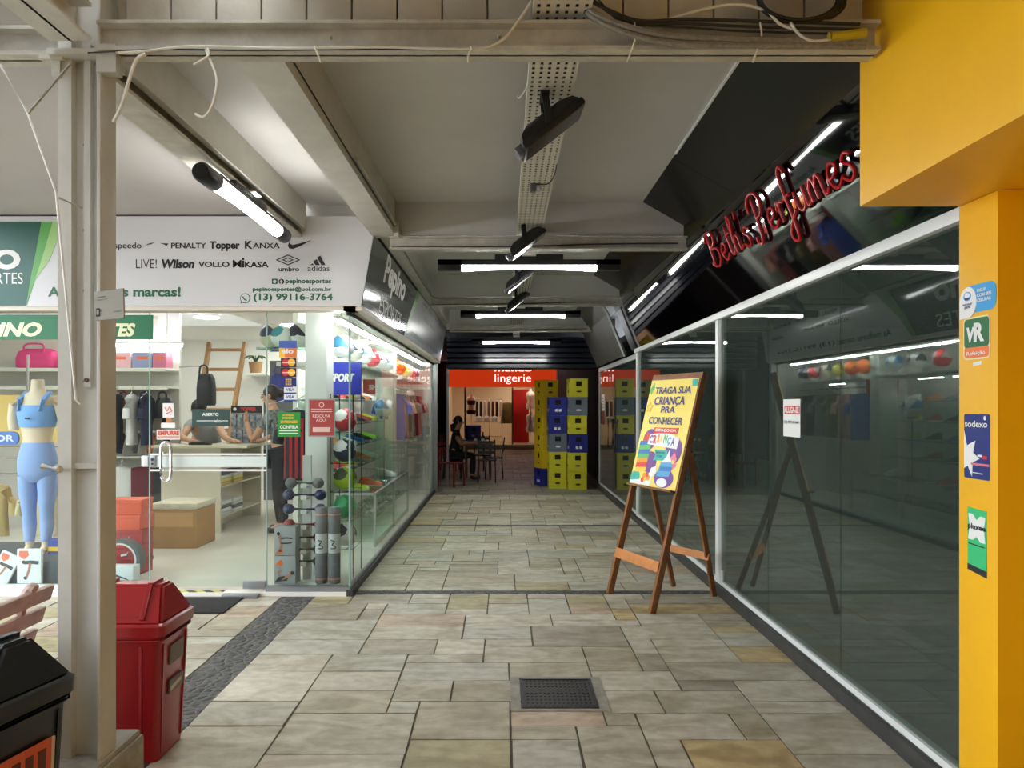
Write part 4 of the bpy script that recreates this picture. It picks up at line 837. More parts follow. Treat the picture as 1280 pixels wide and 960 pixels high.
gt(mb, 'RESOLVA', 391, 413, 518, 522, M('print_pale')); gt(mb, 'AQUI', 395, 408, 523.5, 527.5, M('print_pale')); gr(mb, 391, 413, 534, 540, M('print_pale')); gr(mb, 389, 415, 511, 512, M('print_pale')); gr(mb, 389, 415, 514, 515, M('print_pale')); mb.build('lettering', t)
t = gst('small white door sticker with a red sketched emblem, uppermost on the door', 203.5, 217.5, 504, 522, wht); mb = MB(red); stroke(mb, gp, [(gx_(a), gz_(b)) for a, b in ((206, 509), (209, 514), (212, 508), (215, 514), (208, 517), (214, 518))], .007, M('print_pale2', (216, 120, 120), .5)); mb.build('emblem', t)
t = gst('plain white strip sticker with an orange tip on the glass door', 201.5, 219, 528.5, 535, wht); mb = MB(orn); gr(mb, 208, 214, 522.5, 528.5, M('print_dull_orange', (196, 120, 60), .5)); mb.build('tip', t)
t = gst('red and white door sticker telling customers to push', 196, 225, 537, 549.5, M('print_offwhite', (232, 214, 206), .5)); mb = MB(red); gt(mb, 'EMPURRE', 198, 224, 538.5, 544, M('print_push', (216, 84, 64), .5), .05); gr(mb, 197, 224, 545.5, 546.5, M('print_push')); mb.build('lettering', t)
t = gst('dark green open sign with white lettering on the glass door', 240, 287.5, 511.5, 532.5, M('print_dark_teal', (42, 70, 64), .4), 'open_sign'); mb = MB(wht); gt(mb, 'ABERTO', 253, 273.5, 516, 520, wht, .03); gt(mb, 'elo', 268, 277, 524, 528, wht, .02); gr(mb, 246, 267, 525.6, 526.4, wht); gr(mb, 278, 285, 525.6, 526.4, wht); mb.build('lettering', t)

# ---------------------------------------------------------------- shop lights
discm = M('disc_glow', (255, 253, 248), .4, emit=DISC); stripm = M('strip_glow', (250, 255, 252), .4, emit=STRIP)
def disc_light(label, x, y):
    t = thing('ceiling_light', label, 'lamp', (x, y, 2.74)); mb = MB(white); mb.lathe((x, y, 2.735), [(.17, 0), (.17, .02)], white); rm = mb.build('rim', t)
    mb = MB(discm); mb.lathe((x, y, 2.728), [(.155, 0), (.155, .008)], discm); mb.build('diffuser', rm); return t
dl = disc_light('round ceiling light nearest the glass door, inside the sports shop', -3.95, 10.2)
for x, y, lab in ((-5.3, 12.2, 'round ceiling light at the left rear of the sports shop'), (-3.75, 13.0, 'round ceiling light above the wooden ladder'), (-3.1, 11.2, 'round ceiling light above the woman at the counter'), (-4.9, 8.2, 'round ceiling light above the mannequin side of the shop'), (-2.75, 8.0, 'round ceiling light above the cardboard box'), (-5.6, 10.3, 'round ceiling light above the left shelving'), (-3.0, 13.2, 'small looking round ceiling light above the backpacks')): dup(dl, (x, y, 2.74), label=lab)
def batten(label, x, y, z, L=1.1, axis='y'):
    t = thing('light_batten', label, 'lamp', (x, y, z), 0, 'light battens along the passage window' if axis == 'y' else None)
    e = Vector((0, L / 2, 0)) if axis == 'y' else Vector((L / 2, 0, 0)); c = Vector((x, y, z))
    mb = MB(white); mb.bar(c - e + Vector((0, 0, .03)), c + e + Vector((0, 0, .03)), .05, .02); hs = mb.build('housing', t)
    mb = MB(stripm); mb.cyl(c - e * .98, c + e * .98, .018, stripm, seg=10); mb.build('tube', hs)
    mb = MB(white)
    for q in (-.7, .7): mb.cyl(c + e * q + Vector((0, 0, .035)), Vector((x, y, 2.752)) + e * q, .006, white, seg=6)
    mb.build('hanger', t); return t
b0 = batten('light batten nearest the glass corner above the window shelf', -1.40, 7.0, 2.27)
for i, lab in enumerate(('light batten above the blue sign panel in the passage window', 'third light batten from the glass corner along the passage window', 'light batten beside the white shelf post in the passage window', 'fifth light batten from the glass corner along the passage window', 'furthest light batten along the passage window')): dup(b0, (-1.40, 8.2 + 1.16 * i, 2.27), label=lab)
for y, lab in ((8.0, 'added slim light batten under the ball shelf, nearest the glass corner'), (9.2, 'added slim light batten under the ball shelf, in the middle'), (10.0, 'added slim light batten under the ball shelf, next to the post'), (11.4, 'added slim light batten under the far ball shelf, next to the post'), (12.8, 'added slim light batten under the far ball shelf, at its end')):  # under-shelf battens added to brighten the goods below the ball shelves
    t = thing('shelf_fill_light', lab, 'lamp', (-1.95, y, 1.9)); mb = MB(white); mb.box(-1.97, -1.93, y - .3, y + .3, 1.925, 1.94); hs = mb.build('housing', t); mb = MB(stripm); mb.cyl((-1.95, y - .28, 1.918), (-1.95, y + .28, 1.918), .012, stripm, seg=8); mb.build('tube', hs)
batten('short light batten set across the window display above the balls', -1.72, 8.0, 2.2, .6, 'x')

# ================================================================ LEFT SHOP: CONTENTS
mb = MB(white); mb.box(-1.735, -1.545, 6.7, 6.95, .05, 2.75); tag(mb.build('column'), 'plain white square column just behind the glass at the shop corner', 'column')
BALLS = [ball_mat('ball_white_blue', (236, 238, 238), (70, 140, 190), (40, 60, 110), (210, 80, 80)), ball_mat('ball_white_black', (236, 236, 232), (36, 40, 52), (90, 92, 98)), ball_mat('ball_beige', (222, 212, 180), (52, 58, 92), (160, 150, 120)), ball_mat('ball_teal', (230, 238, 230), (60, 150, 160), (60, 190, 120), (40, 60, 90)), ball_mat('ball_orange', (226, 96, 40), (240, 150, 60), (190, 60, 30)), ball_mat('ball_yellow', (220, 206, 90), (120, 120, 60), (236, 232, 200)), ball_mat('ball_red', (200, 44, 56), (230, 226, 224), (120, 20, 30)), ball_mat('ball_green', (26, 158, 96), (60, 200, 140), (20, 110, 70)), ball_mat('ball_navy', (34, 40, 66), (230, 230, 230), (70, 74, 100)), ball_mat('ball_lime', (176, 210, 40), (60, 80, 40), (220, 232, 140))]
bm0 = {}
def ball(x, y, z, r, k, label, group=None):
    mb = MB(BALLS[k]); mb.ell((x, y, z + r), r, BALLS[k], 20); mb.lathe((x, y + 0, z + 2 * r - .002), [(.004, 0), (.003, .003)], ink, seg=6)
    return tag(mb.build('ball', origin=(x, y, z)), label, 'ball', group)
def shelf_at(name, label, x0, x1, y0, y1, z, m, t=.02):
    mb = MB(m); mb.box(x0, x1, y0, y1, z - t, z, None, .002); mb.box(x0, x1, y0, y0 + .008, z - t - .012, z - t, m)
    return tag(mb.build(name), label, 'shelf')
gsh = glass_mat('shelf_glass', (225, 242, 234), 1.45)
shelf_at('shelf', 'glass shelf of footballs high in the shop front beside the white column', -2.18, -1.75, 6.75, 7.15, 2.07, gsh, .012)
ball(-2.09, 6.92, 2.07, .11, 2, 'beige and navy football on the high glass shelf, nearest the door'); ball(-1.98, 6.85, 2.07, .10, 3, 'white and teal football on the high glass shelf, in the middle'); ball(-1.835, 6.9, 2.07, .115, 1, 'grey and white football on the high glass shelf, next to the column'); ball(-1.96, 7.06, 2.07, .08, 5, 'small yellowish ball at the back of the high glass shelf')
# -------- passage window display
mb = MB(slat); mb.box(-2.2, -2.15, 8.0, 13.8, .05, 2.75)
for i in range(20): mb.box(-2.15, -2.144, 8.0, 13.8, .3 + i * .12, .385 + i * .12)
struct(mb.build('wall_left', origin=(0, 0, 0)))
mb = MB(slat); mb.box(-2.15, -1.3, 13.74, 13.8, .05, 2.3)
for i in range(20): mb.box(-2.15, -1.3, 13.734, 13.74, .2 + i * .1, .285 + i * .1)
struct(mb.build('wall_left', origin=(0, 0, 0)))
shw = M('shelf_white', (226, 226, 216), .5)
shelf_at('shelf', 'long white ball shelf in the passage window, from the corner to the post', -2.15, -1.42, 7.25, 10.4, 1.97, shw, .03)
shelf_at('shelf', 'far white ball shelf in the passage window, beyond the post', -2.15, -1.42, 10.75, 13.6, 1.97, shw, .03)
mb = MB(shw); mb.box(-1.75, -1.5, 10.45, 10.7, .05, 2.75); tag(mb.build('column'), 'white post in the middle of the passage window display', 'column')
lab = ('white and blue football at the corner end of the window shelf', 'white football with dark marks, second on the window shelf', 'pale teal football, third along the window shelf', 'red and white football, fourth along the window shelf', 'white and black football, fifth along the window shelf', 'blue-marked football on the window shelf next to the post', 'orange ball first beyond the post on the far window shelf', 'second orange ball on the far window shelf', 'yellow ball on the far window shelf', 'striped olive ball on the far window shelf', 'red ball on the far window shelf', 'navy and white ball at the end of the far window shelf')
for i, (y, k, r) in enumerate(((7.42, 0, .115), (7.95, 1, .11), (8.5, 3, .11), (9.05, 6, .11), (9.6, 1, .11), (10.15, 0, .11), (11.0, 4, .11), (11.4, 4, .11), (11.85, 5, .10), (12.3, 2, .11), (12.8, 6, .105), (13.2, 8, .11))):
    mb = MB(white); mb.lathe((-1.56, y, 1.97), [(.05, 0), (.05, .045)], white, 12); tag(mb.build('ball_ring'), 'white ring under the ' + lab[i].replace(' football', ' ball').replace('the window shelf', 'window shelf'), 'ring stand', 'ring stands on the window shelves')
    ball(-1.56, y, 2.012, r, k, lab[i], 'footballs on the passage window shelves')
bsn = thing('display_sign', 'blue panel with white lettering under the corner end of the ball shelf', 'sign', (-1.5, 7.22, 1.67)); bluep = M('panel_blue', (46, 56, 170), .4)
mb = MB(bluep); mb.box(-1.68, -1.34, 7.2, 7.249, 1.66, 1.965); mb.build('panel', bsn); p3 = Plane2((0, 7.198, 0), (1, 0, 0), (0, 0, 1)); mb = MB(wht); text(mb, 'SPORT', p3, -1.63, -1.40, 1.78, 1.86, wht, .05, .2, .001); mb.build('lettering', bsn)
osn = thing('display_sign', 'orange-red panel below the far ball shelf in the passage window', 'sign', (-1.9, 11.5, 1.7)); mb = MB(M('panel_red', (196, 66, 40), .45)); mb.box(-2.0, -1.55, 10.9, 10.93, 1.72, 1.939); mb.build('panel', osn); p3 = Plane2((0, 10.898, 0), (1, 0, 0), (0, 0, 1)); mb = MB(wht); text(mb, 'SHOES', p3, -1.92, -1.62, 1.79, 1.86, wht, .05, 0, .001); mb.build('lettering', osn)
# wire ball tower at the glass corner
bt_ = thing('ball_rack', 'black wire rack of balls standing in the glass corner', 'rack', (-1.46, 6.98, .05)); wire = M('black_wire', (26, 26, 28), .4)
for x, y in ((-1.52, 6.72), (-1.32, 6.72), (-1.52, 7.1), (-1.32, 7.1)): mb = MB(wire); mb.cyl((x, y, .05), (x, y, 1.66), .006, seg=6); mb.build('post', bt_)
for z in (.3, .55, .8, 1.05, 1.32):
    mb = MB(wire)
    for a, b in (((-1.52, 6.72), (-1.32, 6.72)), ((-1.52, 7.1), (-1.32, 7.1)), ((-1.52, 6.72), (-1.52, 7.1)), ((-1.32, 6.72), (-1.32, 7.1)), ((-1.46, 6.72), (-1.46, 7.1)), ((-1.38, 6.72), (-1.38, 7.1))): mb.cyl((*a, z), (*b, z), .004, seg=6)
    mb.build('tier', bt_)
for z, k, l in ((1.324, 6, 'red ball on the top tier of the wire rack'), (1.054, 8, 'dark navy ball on the fourth tier of the wire rack'), (.804, 9, 'lime ball in the middle of the wire rack'), (.554, 7, 'shiny green ball on the second tier of the wire rack'), (.304, 1, 'black and white ball on the lowest tier of the wire rack')): ball(-1.42, 6.86, z, .105, k, l, 'balls in the wire rack')
# shoes
def shoe(label, x, y, z, L, up, sole=(226, 226, 224), rz=0, group=None):
    t = thing('shoe', label, 'shoe', (x, y, z), rz, group); um = M('shoe_%d_%d_%d' % up, up, .5); sm = M('sole_%d_%d_%d' % sole, sole, .5); s = L / .28
    prof = [(-.14, .03, .05), (-.12, .036, .085), (-.06, .036, .09), (-.01, .036, .075), (.05, .042, .055), (.10, .042, .045), (.135, .025, .03)]
    mb = MB(um); mb.rings([[Vector((px * s, w * s * math.cos(a), (.012 + max(0, math.sin(a)) * h - (.0 if math.sin(a) > 0 else .0)) * s)) for a in (2 * PI * j / 12 for j in range(12))] for px, w, h in prof], um); mb.build('upper', t, local=True)
    mb = MB(sm); mb.rings([[Vector((px * s, (w + .004) * s * math.cos(a), (.01 + .012 * math.sin(a)) * s)) for a in (2 * PI * j / 12 for j in range(12))] for px, w, h in prof], sm); mb.build('sole', t, local=True)
    return t
COLS = [(40, 44, 66), (236, 236, 232), (210, 60, 60), (60, 110, 190), (230, 210, 70), (30, 30, 32), (120, 126, 130), (180, 220, 60), (226, 130, 70)]
shl = []
for j, z in enumerate((1.62, 1.36, 1.12, .88)):
    shelf_at('shelf', ('uppermost shoe shelf in the passage window', 'second shoe shelf from the top in the passage window', 'third shoe shelf from the top in the passage window', 'lowest shoe shelf in the passage window')[j], -2.12, -1.62, 7.5, 10.4, z, gsh, .01)
    for i in range(6):
        c = COLS[(i * 2 + j * 3) % 9]; nm = {0: 'navy', 1: 'white', 2: 'red', 3: 'blue', 4: 'yellow', 5: 'black', 6: 'grey', 7: 'lime', 8: 'orange'}[(i * 2 + j * 3) % 9]
        shoe('%s trainer, %s from the corner on the %s shoe shelf of the passage window' % (nm, ('first', 'second', 'third', 'fourth', 'fifth', 'sixth')[i], ('top', 'second', 'third', 'lowest')[j]), -1.78, 7.7 + i * .48, z, .28, c, rz=R(-25), group='trainers on the passage window shelves')
ball(-1.5, 9.6, 1.42, .12, 0, 'large white and blue volleyball on a stalk below the window shelf'); mb = MB(chrome); mb.cyl((-1.5, 9.6, .62), (-1.5, 9.6, 1.40), .008); mb.lathe((-1.5, 9.6, 1.39), [(.05, 0), (.06, .035)], chrome); mb.lathe((-1.5, 9.6, .62), [(.07, 0), (.06, .012)], chrome); tag(mb.build('ball_stand'), 'slim chrome stalk carrying the volleyball on the glass counter', 'stand')
# hanging garments
def garment(label, c, w, h, m, axis='x', group=None, sleeves=True, stripes=None):
    t = thing('garment', label, 'garment', (c[0], c[1], c[2] - h), 0, group); X = Vector((1, 0, 0)) if axis == 'x' else Vector((0, 1, 0)); Y = Vector((0, 1, 0)) if axis == 'x' else Vector((1, 0, 0)); c = Vector(c)
    sec = [(0, .12, .02), (.03, .5, .035), (.10, .5, .045), (.3, .46, .05), (.6, .46, .05), (.97, .5, .05), (1, .5, .045)]
    mb = MB(m); mb.rings([[c + X * (math.copysign(abs(math.cos(a)) ** .6, math.cos(a)) * w * f) + Y * (math.sin(a) * d) - Vector((0, 0, h * s)) for a in (2 * PI * j / 14 for j in range(14))] for s, f, d in sec], m); mb.build('cloth', t)
    if sleeves:
        for s in (-1, 1): mb = MB(m); mb.tube([c + X * s * w * .4 - Vector((0, 0, .06)), c + X * s * w * .62 - Vector((0, 0, .18)), c + X * s * w * .68 - Vector((0, 0, .30))], [.05, .045, .05], m, 10); mb.build('sleeve', t)
    mb = MB(white); mb.tube([c + X * -.16 - Vector((0, 0, .05)), c + Vector((0, 0, .02)), c + X * .16 - Vector((0, 0, .05))], .006, white, 6); mb.tube(smooth_pts([c + Vector((0, 0, .02)), c + Vector((0, 0, .06)), c + X * .02 + Vector((0, 0, .09)), c + X * .04 + Vector((0, 0, .06))]), .004, chrome, 6); mb.build('hanger', t)
    if stripes:
        mb = MB(stripes[0])
        for i in range(-2, 3): mb.rings([[c + X * (i * w * .19 + e * w * .045) - Y * (d * math.sqrt(max(0, 1 - (i * .38) ** 2)) + .004 + q) - Vector((0, 0, h * s)) for e, q in ((-1, 0), (1, 0), (1, -.006), (-1, -.006))] for s, d in ((.12, .045), (.4, .05), (.97, .05))], stripes[0], smooth=False)
        mb.build('stripes', t)
    return t
mb = MB(chrome); mb.cyl((-1.62, 10.85, 1.83), (-1.62, 13.6, 1.83), .012, seg=8)
for y in (11.0, 12.2, 13.4): mb.cyl((-1.62, y, 1.83), (-1.62, y, 1.945), .006, seg=6)
tag(mb.build('garment_rail'), 'chrome rail hanging under the far ball shelf in the window', 'rail')
cl = [(M('cloth_blue', (52, 86, 180), .8), 'blue shirt nearest the post on the window rail'), (M('cloth_pink', (206, 150, 140), .8), 'dusty pink top second on the window rail'), (M('cloth_olive', (112, 100, 60), .8), 'olive jacket in the middle of the window rail'), (M('cloth_grey', (130, 128, 126), .8), 'grey top fourth on the window rail'), (M('cloth_black', (34, 34, 38), .8), 'black jacket fifth on the window rail'), (M('cloth_rose', (200, 120, 110), .8), 'rose shirt at the far end of the window rail')]
for i, (m, l) in enumerate(cl): garment(l, (-1.62, 11.15 + i * .44, 1.74), .38, .68, m, 'x', 'garments on the window rail')
# low glass counter with small goods
gc = thing('glass_counter', 'low glass display counter inside the passage window', 'counter', (-1.56, 9.6, .05)); x0, x1, y0, y1 = -1.8, -1.38, 8.2, 11.0
for z, n in ((.61, 'top'), (.35, 'shelf')): mb = MB(gsh); mb.box(x0, x1, y0, y1, z, z + .01); mb.build(n, gc)
for x, y in ((x0, y0), (x1, y0), (x0, y1), (x1, y1), (x1, 9.6)): mb = MB(alu); mb.box(x - .012, x + .012, y - .012, y + .012, .05, .62); mb.build('post', gc)
mb = MB(alu)
for a in ((x0, x1, y0 - .01, y0 + .01), (x0, x1, y1 - .01, y1 + .01), (x0 - .01, x0 + .01, y0, y1), (x1 - .01, x1 + .01, y0, y1)): mb.box(*a, .6, .625)
mb.build('frame', gc); mb = MB(shw); mb.box(x0, x1, y0, y1, .05, .1); mb.build('plinth', gc)
mb = MB(M('small_goods', (206, 210, 206), .3, metal=.3, noise=.6, scale=30, dark=(40, 90, 70)))
for i in range(110): mb.ell((random.uniform(x0 + .06, x1 - .05), random.uniform(8.35, 10.7), .36 + .02), (random.uniform(.015, .035), random.uniform(.015, .035), .018), None, 6)
o = tag(mb.build('small_goods'), 'scatter of small silver and green goods inside the low glass counter', 'small goods'); o['kind'] = 'stuff'
shoe('neon green trainer on the near end of the low glass counter', -1.62, 8.45, .622, .30, (196, 224, 50), rz=R(-10)); shoe('orange and white trainer on the low glass counter', -1.55, 8.95, .622, .30, (236, 110, 60), rz=R(-20)); shoe('white trainer on the low glass counter beside the small white rack', -1.55, 10.2, .622, .30, (232, 232, 230), rz=R(-30)); shoe('pale grey trainer at the far end of the low glass counter', -1.6, 10.7, .622, .3, (190, 194, 196), rz=R(-30))
mb = MB(white)
for i in range(5): mb.cyl((-1.72 + i * .05, 9.3, .622), (-1.72 + i * .05, 9.3, .80), .006, seg=6)
mb.cyl((-1.72, 9.3, .80), (-1.52, 9.3, .80), .007, seg=6); mb.box(-1.74, -1.5, 9.25, 9.36, .622, .632); tag(mb.build('card_rack'), 'small white barred rack on the low glass counter', 'rack')
# -------- shop front right of the door
jm = M('jersey_black', (30, 28, 32), .7); jr = M('jersey_red', (190, 30, 44), .7)
garment('red and black striped football jersey hanging beside the white column', (-1.82, 6.78, 1.52), .26, .62, jm, 'x', None, True, (jr,))
mb = MB(white); mb.tube([(-1.99, 6.5, 1.57), (-1.90, 6.62, 1.60), (-1.81, 6.78, 1.62), (-1.735, 6.8, 1.66)], .006, seg=6); tag(mb.build('hook_bar'), 'white hook bar holding the striped jersey to the column', 'hook')
dr = thing('dumbbell_rack', 'upright white dumbbell rack standing behind the shop glass', 'rack', (-1.68, 6.55, .05)); rack = M('rack_white', (206, 208, 204), .4)
mb = MB(rack); mb.box(-1.72, -1.65, 6.56, 6.6, .05, 1.13); mb.build('post', dr); mb = MB(rack); mb.box(-1.80, -1.57, 6.45, 6.72, .05, .075); mb.build('foot', dr)
for i, (z, c, nm, hl) in enumerate(((.90, (96, 98, 98), 'grey', .115), (.80, (34, 42, 84), 'navy', .135), (.68, (36, 44, 88), 'dark blue', .135), (.55, (140, 34, 40), 'bright red', .13), (.44, (96, 24, 30), 'dark red', .12), (.34, (30, 62, 48), 'dark green', .12), (.24, (22, 78, 54), 'green', .12))):
    mb = MB(rack); mb.box(-1.71, -1.66, 6.46, 6.56, z - .035, z - .02); mb.box(-1.71, -1.66, 6.455, 6.465, z - .035, z + .0); mb.build('bracket', dr)
    m = M('weight_' + nm.replace(' ', '_'), c, .3); xc = -1.69; t = thing('dumbbell', '%s vinyl dumbbell on the white rack, %s from the top' % (nm, ('first', 'second', 'third', 'fourth', 'fifth', 'sixth', 'seventh')[i]), 'dumbbell', (xc, 6.51, z), 0, 'dumbbells on the white rack')
    mb = MB(m); mb.cyl((xc - hl, 6.51, z), (xc + hl, 6.51, z), .017, seg=10); mb.build('handle', t)
    for s in (-1, 1): mb = MB(m); mb.lathe((xc + s * hl, 6.51, z), [(.02, -.045), (.042, -.025), (.046, 0), (.042, .025), (.02, .045)], m, 12, (1, 0, 0)); mb.build('weight', t)
roll = M('roll_grey', (118, 118, 120), .7, noise=.15, scale=20)
for i, x in enumerate((-1.525, -1.418)):
    t = thing('yoga_mat', ('rolled grey exercise mat standing nearest the dumbbell rack', 'rolled grey exercise mat standing nearest the glass corner')[i], 'exercise mat', (x, 6.42, .075)); mb = MB(roll); mb.lathe((x, 6.42, .075), [(.046, 0), (.05, .006), (.05, .2), (.05, .42), (.05, .629), (.046, .635)], roll, 24); mb.build('roll', t)
    mb = MB(orn); mb.lathe((x, 6.42, .11), [(.051, 0), (.051, .01)], M('band_orange', (216, 130, 100), .5)); mb.lathe((x, 6.42, .645), [(.051, 0), (.051, .01)], M('band_orange')); mb.build('band', t)
    mb = MB(M('label_grey', (190, 190, 190), .5)); mb.lathe((x, 6.42, .33), [(.0512, 0), (.0512, .16)], None); mb.build('wrapper', t)
    p3 = Plane2((x, 6.368, 0), (1, 0, 0), (0, 0, 1)); mb = MB(ink); stroke(mb, p3, [(-.02, .37), (.02, .37), (.02, .39), (-.01, .40), (.015, .43), (-.02, .44)], .008, ink, .001); mb.build('print', t)
gb = M('carton_grey', (160, 162, 164), .5); gbt = M('carton_dark', (112, 114, 116), .5)
for i, (z, l) in enumerate(((.075, 'lower of the two grey product cartons stacked behind the glass'), (.315, 'upper of the two grey product cartons stacked behind the glass'))):
    t = thing('carton', l, 'box', (-1.82, 6.45, z), 0, 'grey exercise product cartons'); mb = MB(gb); mb.box(-1.905, -1.73, 6.37, 6.53, z, z + .235, None, .003); mb.box(-1.903, -1.732, 6.372, 6.528, z + .2, z + .2355, gbt) if i else None; mb.build('box', t)
    p3 = Plane2((0, 6.368, 0), (1, 0, 0), (0, 0, 1)); mb = MB(orn); sk = M('print_skin', (182, 126, 100), .6)
    poly(mb, p3, [(-1.90 + .03, z + (.19 if i == 0 else .04)), (-1.85, z + (.205 if i == 0 else .05)), (-1.83, z + (.17 if i == 0 else .02)), (-1.86, z + (.15 if i == 0 else .01)), (-1.9, z + (.16 if i == 0 else .015))], orn, .001)
    if i == 0: poly(mb, p3, [(-1.90, z + .02), (-1.87, z + .06), (-1.82, z + .07), (-1.79, z + .05), (-1.80, z + .03)], ink, .001); poly(mb, p3, [(-1.85, z + .03), (-1.80, z + .05), (-1.76, z + .08), (-1.75, z + .1), (-1.80, z + .08)], sk, .0015); disc(mb, p3, -1.755, z + .095, .015, .015, ink, .002); stroke(mb, p3, [(-1.86, z + .06), (-1.875, z + .11), (-1.86, z + .1), (-1.845, z + .12)], .01, sk, .002)
    else: stroke(mb, p3, [(-1.87, z + .17), (-1.855, z + .13), (-1.845, z + .08), (-1.86, z + .03)], .02, sk, .001); stroke(mb, p3, [(-1.85, z + .14), (-1.8, z + .145), (-1.755, z + .14)], .012, ink, .0015); stroke(mb, p3, [(-1.85, z + .1), (-1.80, z + .10), (-1.76, z + .105)], .01, ink, .0015); disc(mb, p3, -1.87, z + .18, .014, .015, ink, .002)
    mb.build('print', t)
mb = MB(white); mb.box(-1.79, -1.735, 6.40, 6.41, .40, .46, None, .002); tag(mb.build('price_card'), 'small blank white price card beside the stacked grey cartons', 'price card')
# -------- left of the door
red1, red2 = M('shoebox_orange', (224, 76, 36), .5), M('shoebox_red', (170, 36, 40), .5)
for i in range(5):
    m, md = (red1 if i > 2 else red2), M('shoebox_dark', (120, 26, 30), .5); z = .05 + i * .134; x = -3.39 + random.uniform(-.012, .012)
    t = thing('shoe_box', ('dark red shoe box at the bottom of the stack by the door', 'second dark red shoe box from the floor by the door', 'third dark red shoe box in the stack, under the orange ones', 'lower of the two orange shoe boxes in the stack by the door', 'topmost orange shoe box in the stack by the door')[i], 'shoe box', (x, 6.95, z), R(random.uniform(-4, 4)), 'stack of shoe boxes by the door')
    mb = MB(m); mb.box(-.155, .155, -.12, .12, 0, .128, None, .002); mb.build('base', t, local=True); mb = MB(m); mb.box(-.16, .16, -.125, .125, .095, .132, None, .002); mb.build('lid', t, local=True)
    if i in (1, 2): p3 = Plane2((0, -.122, 0), (1, 0, 0), (0, 0, 1)); mb = MB(wht); poly(mb, p3, [(-.02, .03), (.03, .04), (.05, .08), (.035, .06), (-.02, .05)], wht, .001); mb.build('print', t, local=True)
yw = thing('exercise_ring', 'dark grey exercise wheel leaning in the window behind the red bin', 'exercise wheel', (-3.29, 6.62, .28)); mb = MB(M('wheel_grey', (88, 90, 92), .6)); n = 32
mb.rings([[Vector((-3.29 + r * math.cos(t), 6.62 + d, .235 + r * math.sin(t))) for r, d in ((.175, -.05), (.175, .05), (.145, .05), (.145, -.05))] for t in (2 * PI * j / n for j in range(n))], None, False, True); mb.build('pad', yw)
mb = MB(M('wheel_rim', (214, 206, 204), .4)); mb.rings([[Vector((-3.29 + r * math.cos(t), 6.62 + d, .235 + r * math.sin(t))) for r, d in ((.145, -.052), (.145, .052), (.13, .052), (.13, -.052))] for t in (2 * PI * j / n for j in range(n))], None, False, True); mb.build('rim', yw)
def carton(label, x, y, z, w, d, h, rz, m, pr):
    t = thing('carton', label, 'box', (x, y, z), rz); mb = MB(m); mb.box(-w / 2, w / 2, -d / 2, d / 2, 0, h, None, .003); mb.build('box', t, local=True); p3 = Plane2((0, -d / 2 - .001, 0), (1, 0, 0), (0, 0, 1)); mb = MB(wht); pr(mb, p3, w, h); mb.build('print', t, local=True); return t
def pr_wheel(mb, p, w, h): poly(mb, p, [(-w * .4, h * .75), (-w * .1, h * .6), (w * .3, h * .25), (w * .4, h * .1), (w * .1, h * .3), (-w * .4, h * .55)], M('print_slate', (70, 76, 84), .6), 0)
def pr_fit(mb, p, w, h):
    poly(mb, p, [(-w * .4, h * .95), (-w * .05, h * .95), (0, h * .82), (-w * .2, h * .7), (-w * .42, h * .8)], M('print_coral', (240, 120, 90), .6), 0); stroke(mb, p, [(-w * .2, h * .6), (w * .1, h * .62), (w * .4, h * .6)], h * .1, M('print_slate'), 0); stroke(mb, p, [(w * .05, h * .6), (0, h * .4), (-w * .1, h * .2)], h * .06, M('print_skin'), .001); disc(mb, p, -w * .15, h * .16, h * .05, h * .05, M('print_slate'), .001); disc(mb, p, -w * .22, h * .62, h * .06, h * .05, M('print_brown', (90, 60, 50), .6), .002)
carton('white and grey wheel carton standing on the floor under the dark exercise wheel', -3.24, 6.46, .085, .30, .12, .13, 0, M('carton_pale', (214, 218, 220), .5), pr_wheel)
plat = M('platform_slate', (74, 78, 88), .6); mb = MB(plat); mb.box(-5.4, -3.62, 6.4, 7.3, .05, .26, None, .01); tag(mb.build('display_platform'), 'dark slate platform under the mannequin in the left window', 'platform')
t = carton('white exercise carton leaning askew in the left window', -4.2, 6.37, .085, .16, .03, .26, 0, M('carton_white', (232, 232, 234), .5), pr_fit); t.rotation_euler = (R(-6), R(24), 0)
carton('upright white exercise carton in the left window beside the post', -3.93, 6.37, .085, .2, .03, .285, 0, M('carton_white'), pr_fit)
carton('small blue and yellow carton on the platform by the mannequin foot', -3.93, 6.75, .26, .10, .10, .13, 0, M('carton_blue', (56, 70, 160), .5), lambda mb, p, w, h: rect(mb, p, -w / 2, w / 2, h * .2, h * .5, M('print_yellow'), 0))
# mannequin
mq = thing('mannequin', 'headless mannequin in light blue sports top and leggings in the left window', 'mannequin', (-4.08, 6.72, .26)); mskin = M('mannequin_skin', (232, 204, 178), .45); mblue = M('sport_blue', (132, 172, 232), .7); mlil = M('legging_blue', (150, 170, 222), .7)
cx, cy = -4.08, 6.72
tor = [(1.0, .15, .115), (1.08, .16, .118), (1.18, .135, .1), (1.27, .118, .092), (1.36, .135, .108), (1.46, .155, .125), (1.54, .165, .11), (1.61, .16, .085), (1.65, .12, .07), (1.68, .065, .06), (1.73, .052, .052), (1.77, .052, .052), (1.785, .046, .046)]
mb = MB(mskin); mb.loft([(cx, cy, z, a, b) for z, a, b in tor], mskin, 20)
for s in (-1, 1): mb.tube([(cx + s * .145, cy, 1.605), (cx + s * .195, cy, 1.56), (cx + s * .222, cy + .01, 1.43), (cx + s * .215, cy + .01, 1.34)], [.05, .052, .045, .04], mskin, 12)
for s in (-1, 1): mb.tube([(cx + s * .075, cy, 1.0), (cx + s * .085, cy, .85), (cx + s * .075, cy, .66), (cx + s * .075, cy + .01, .52), (cx + s * .07, cy, .33), (cx + s * .07, cy - .06, .285)], [.08, .07, .05, .05, .032, .026], mskin, 14)
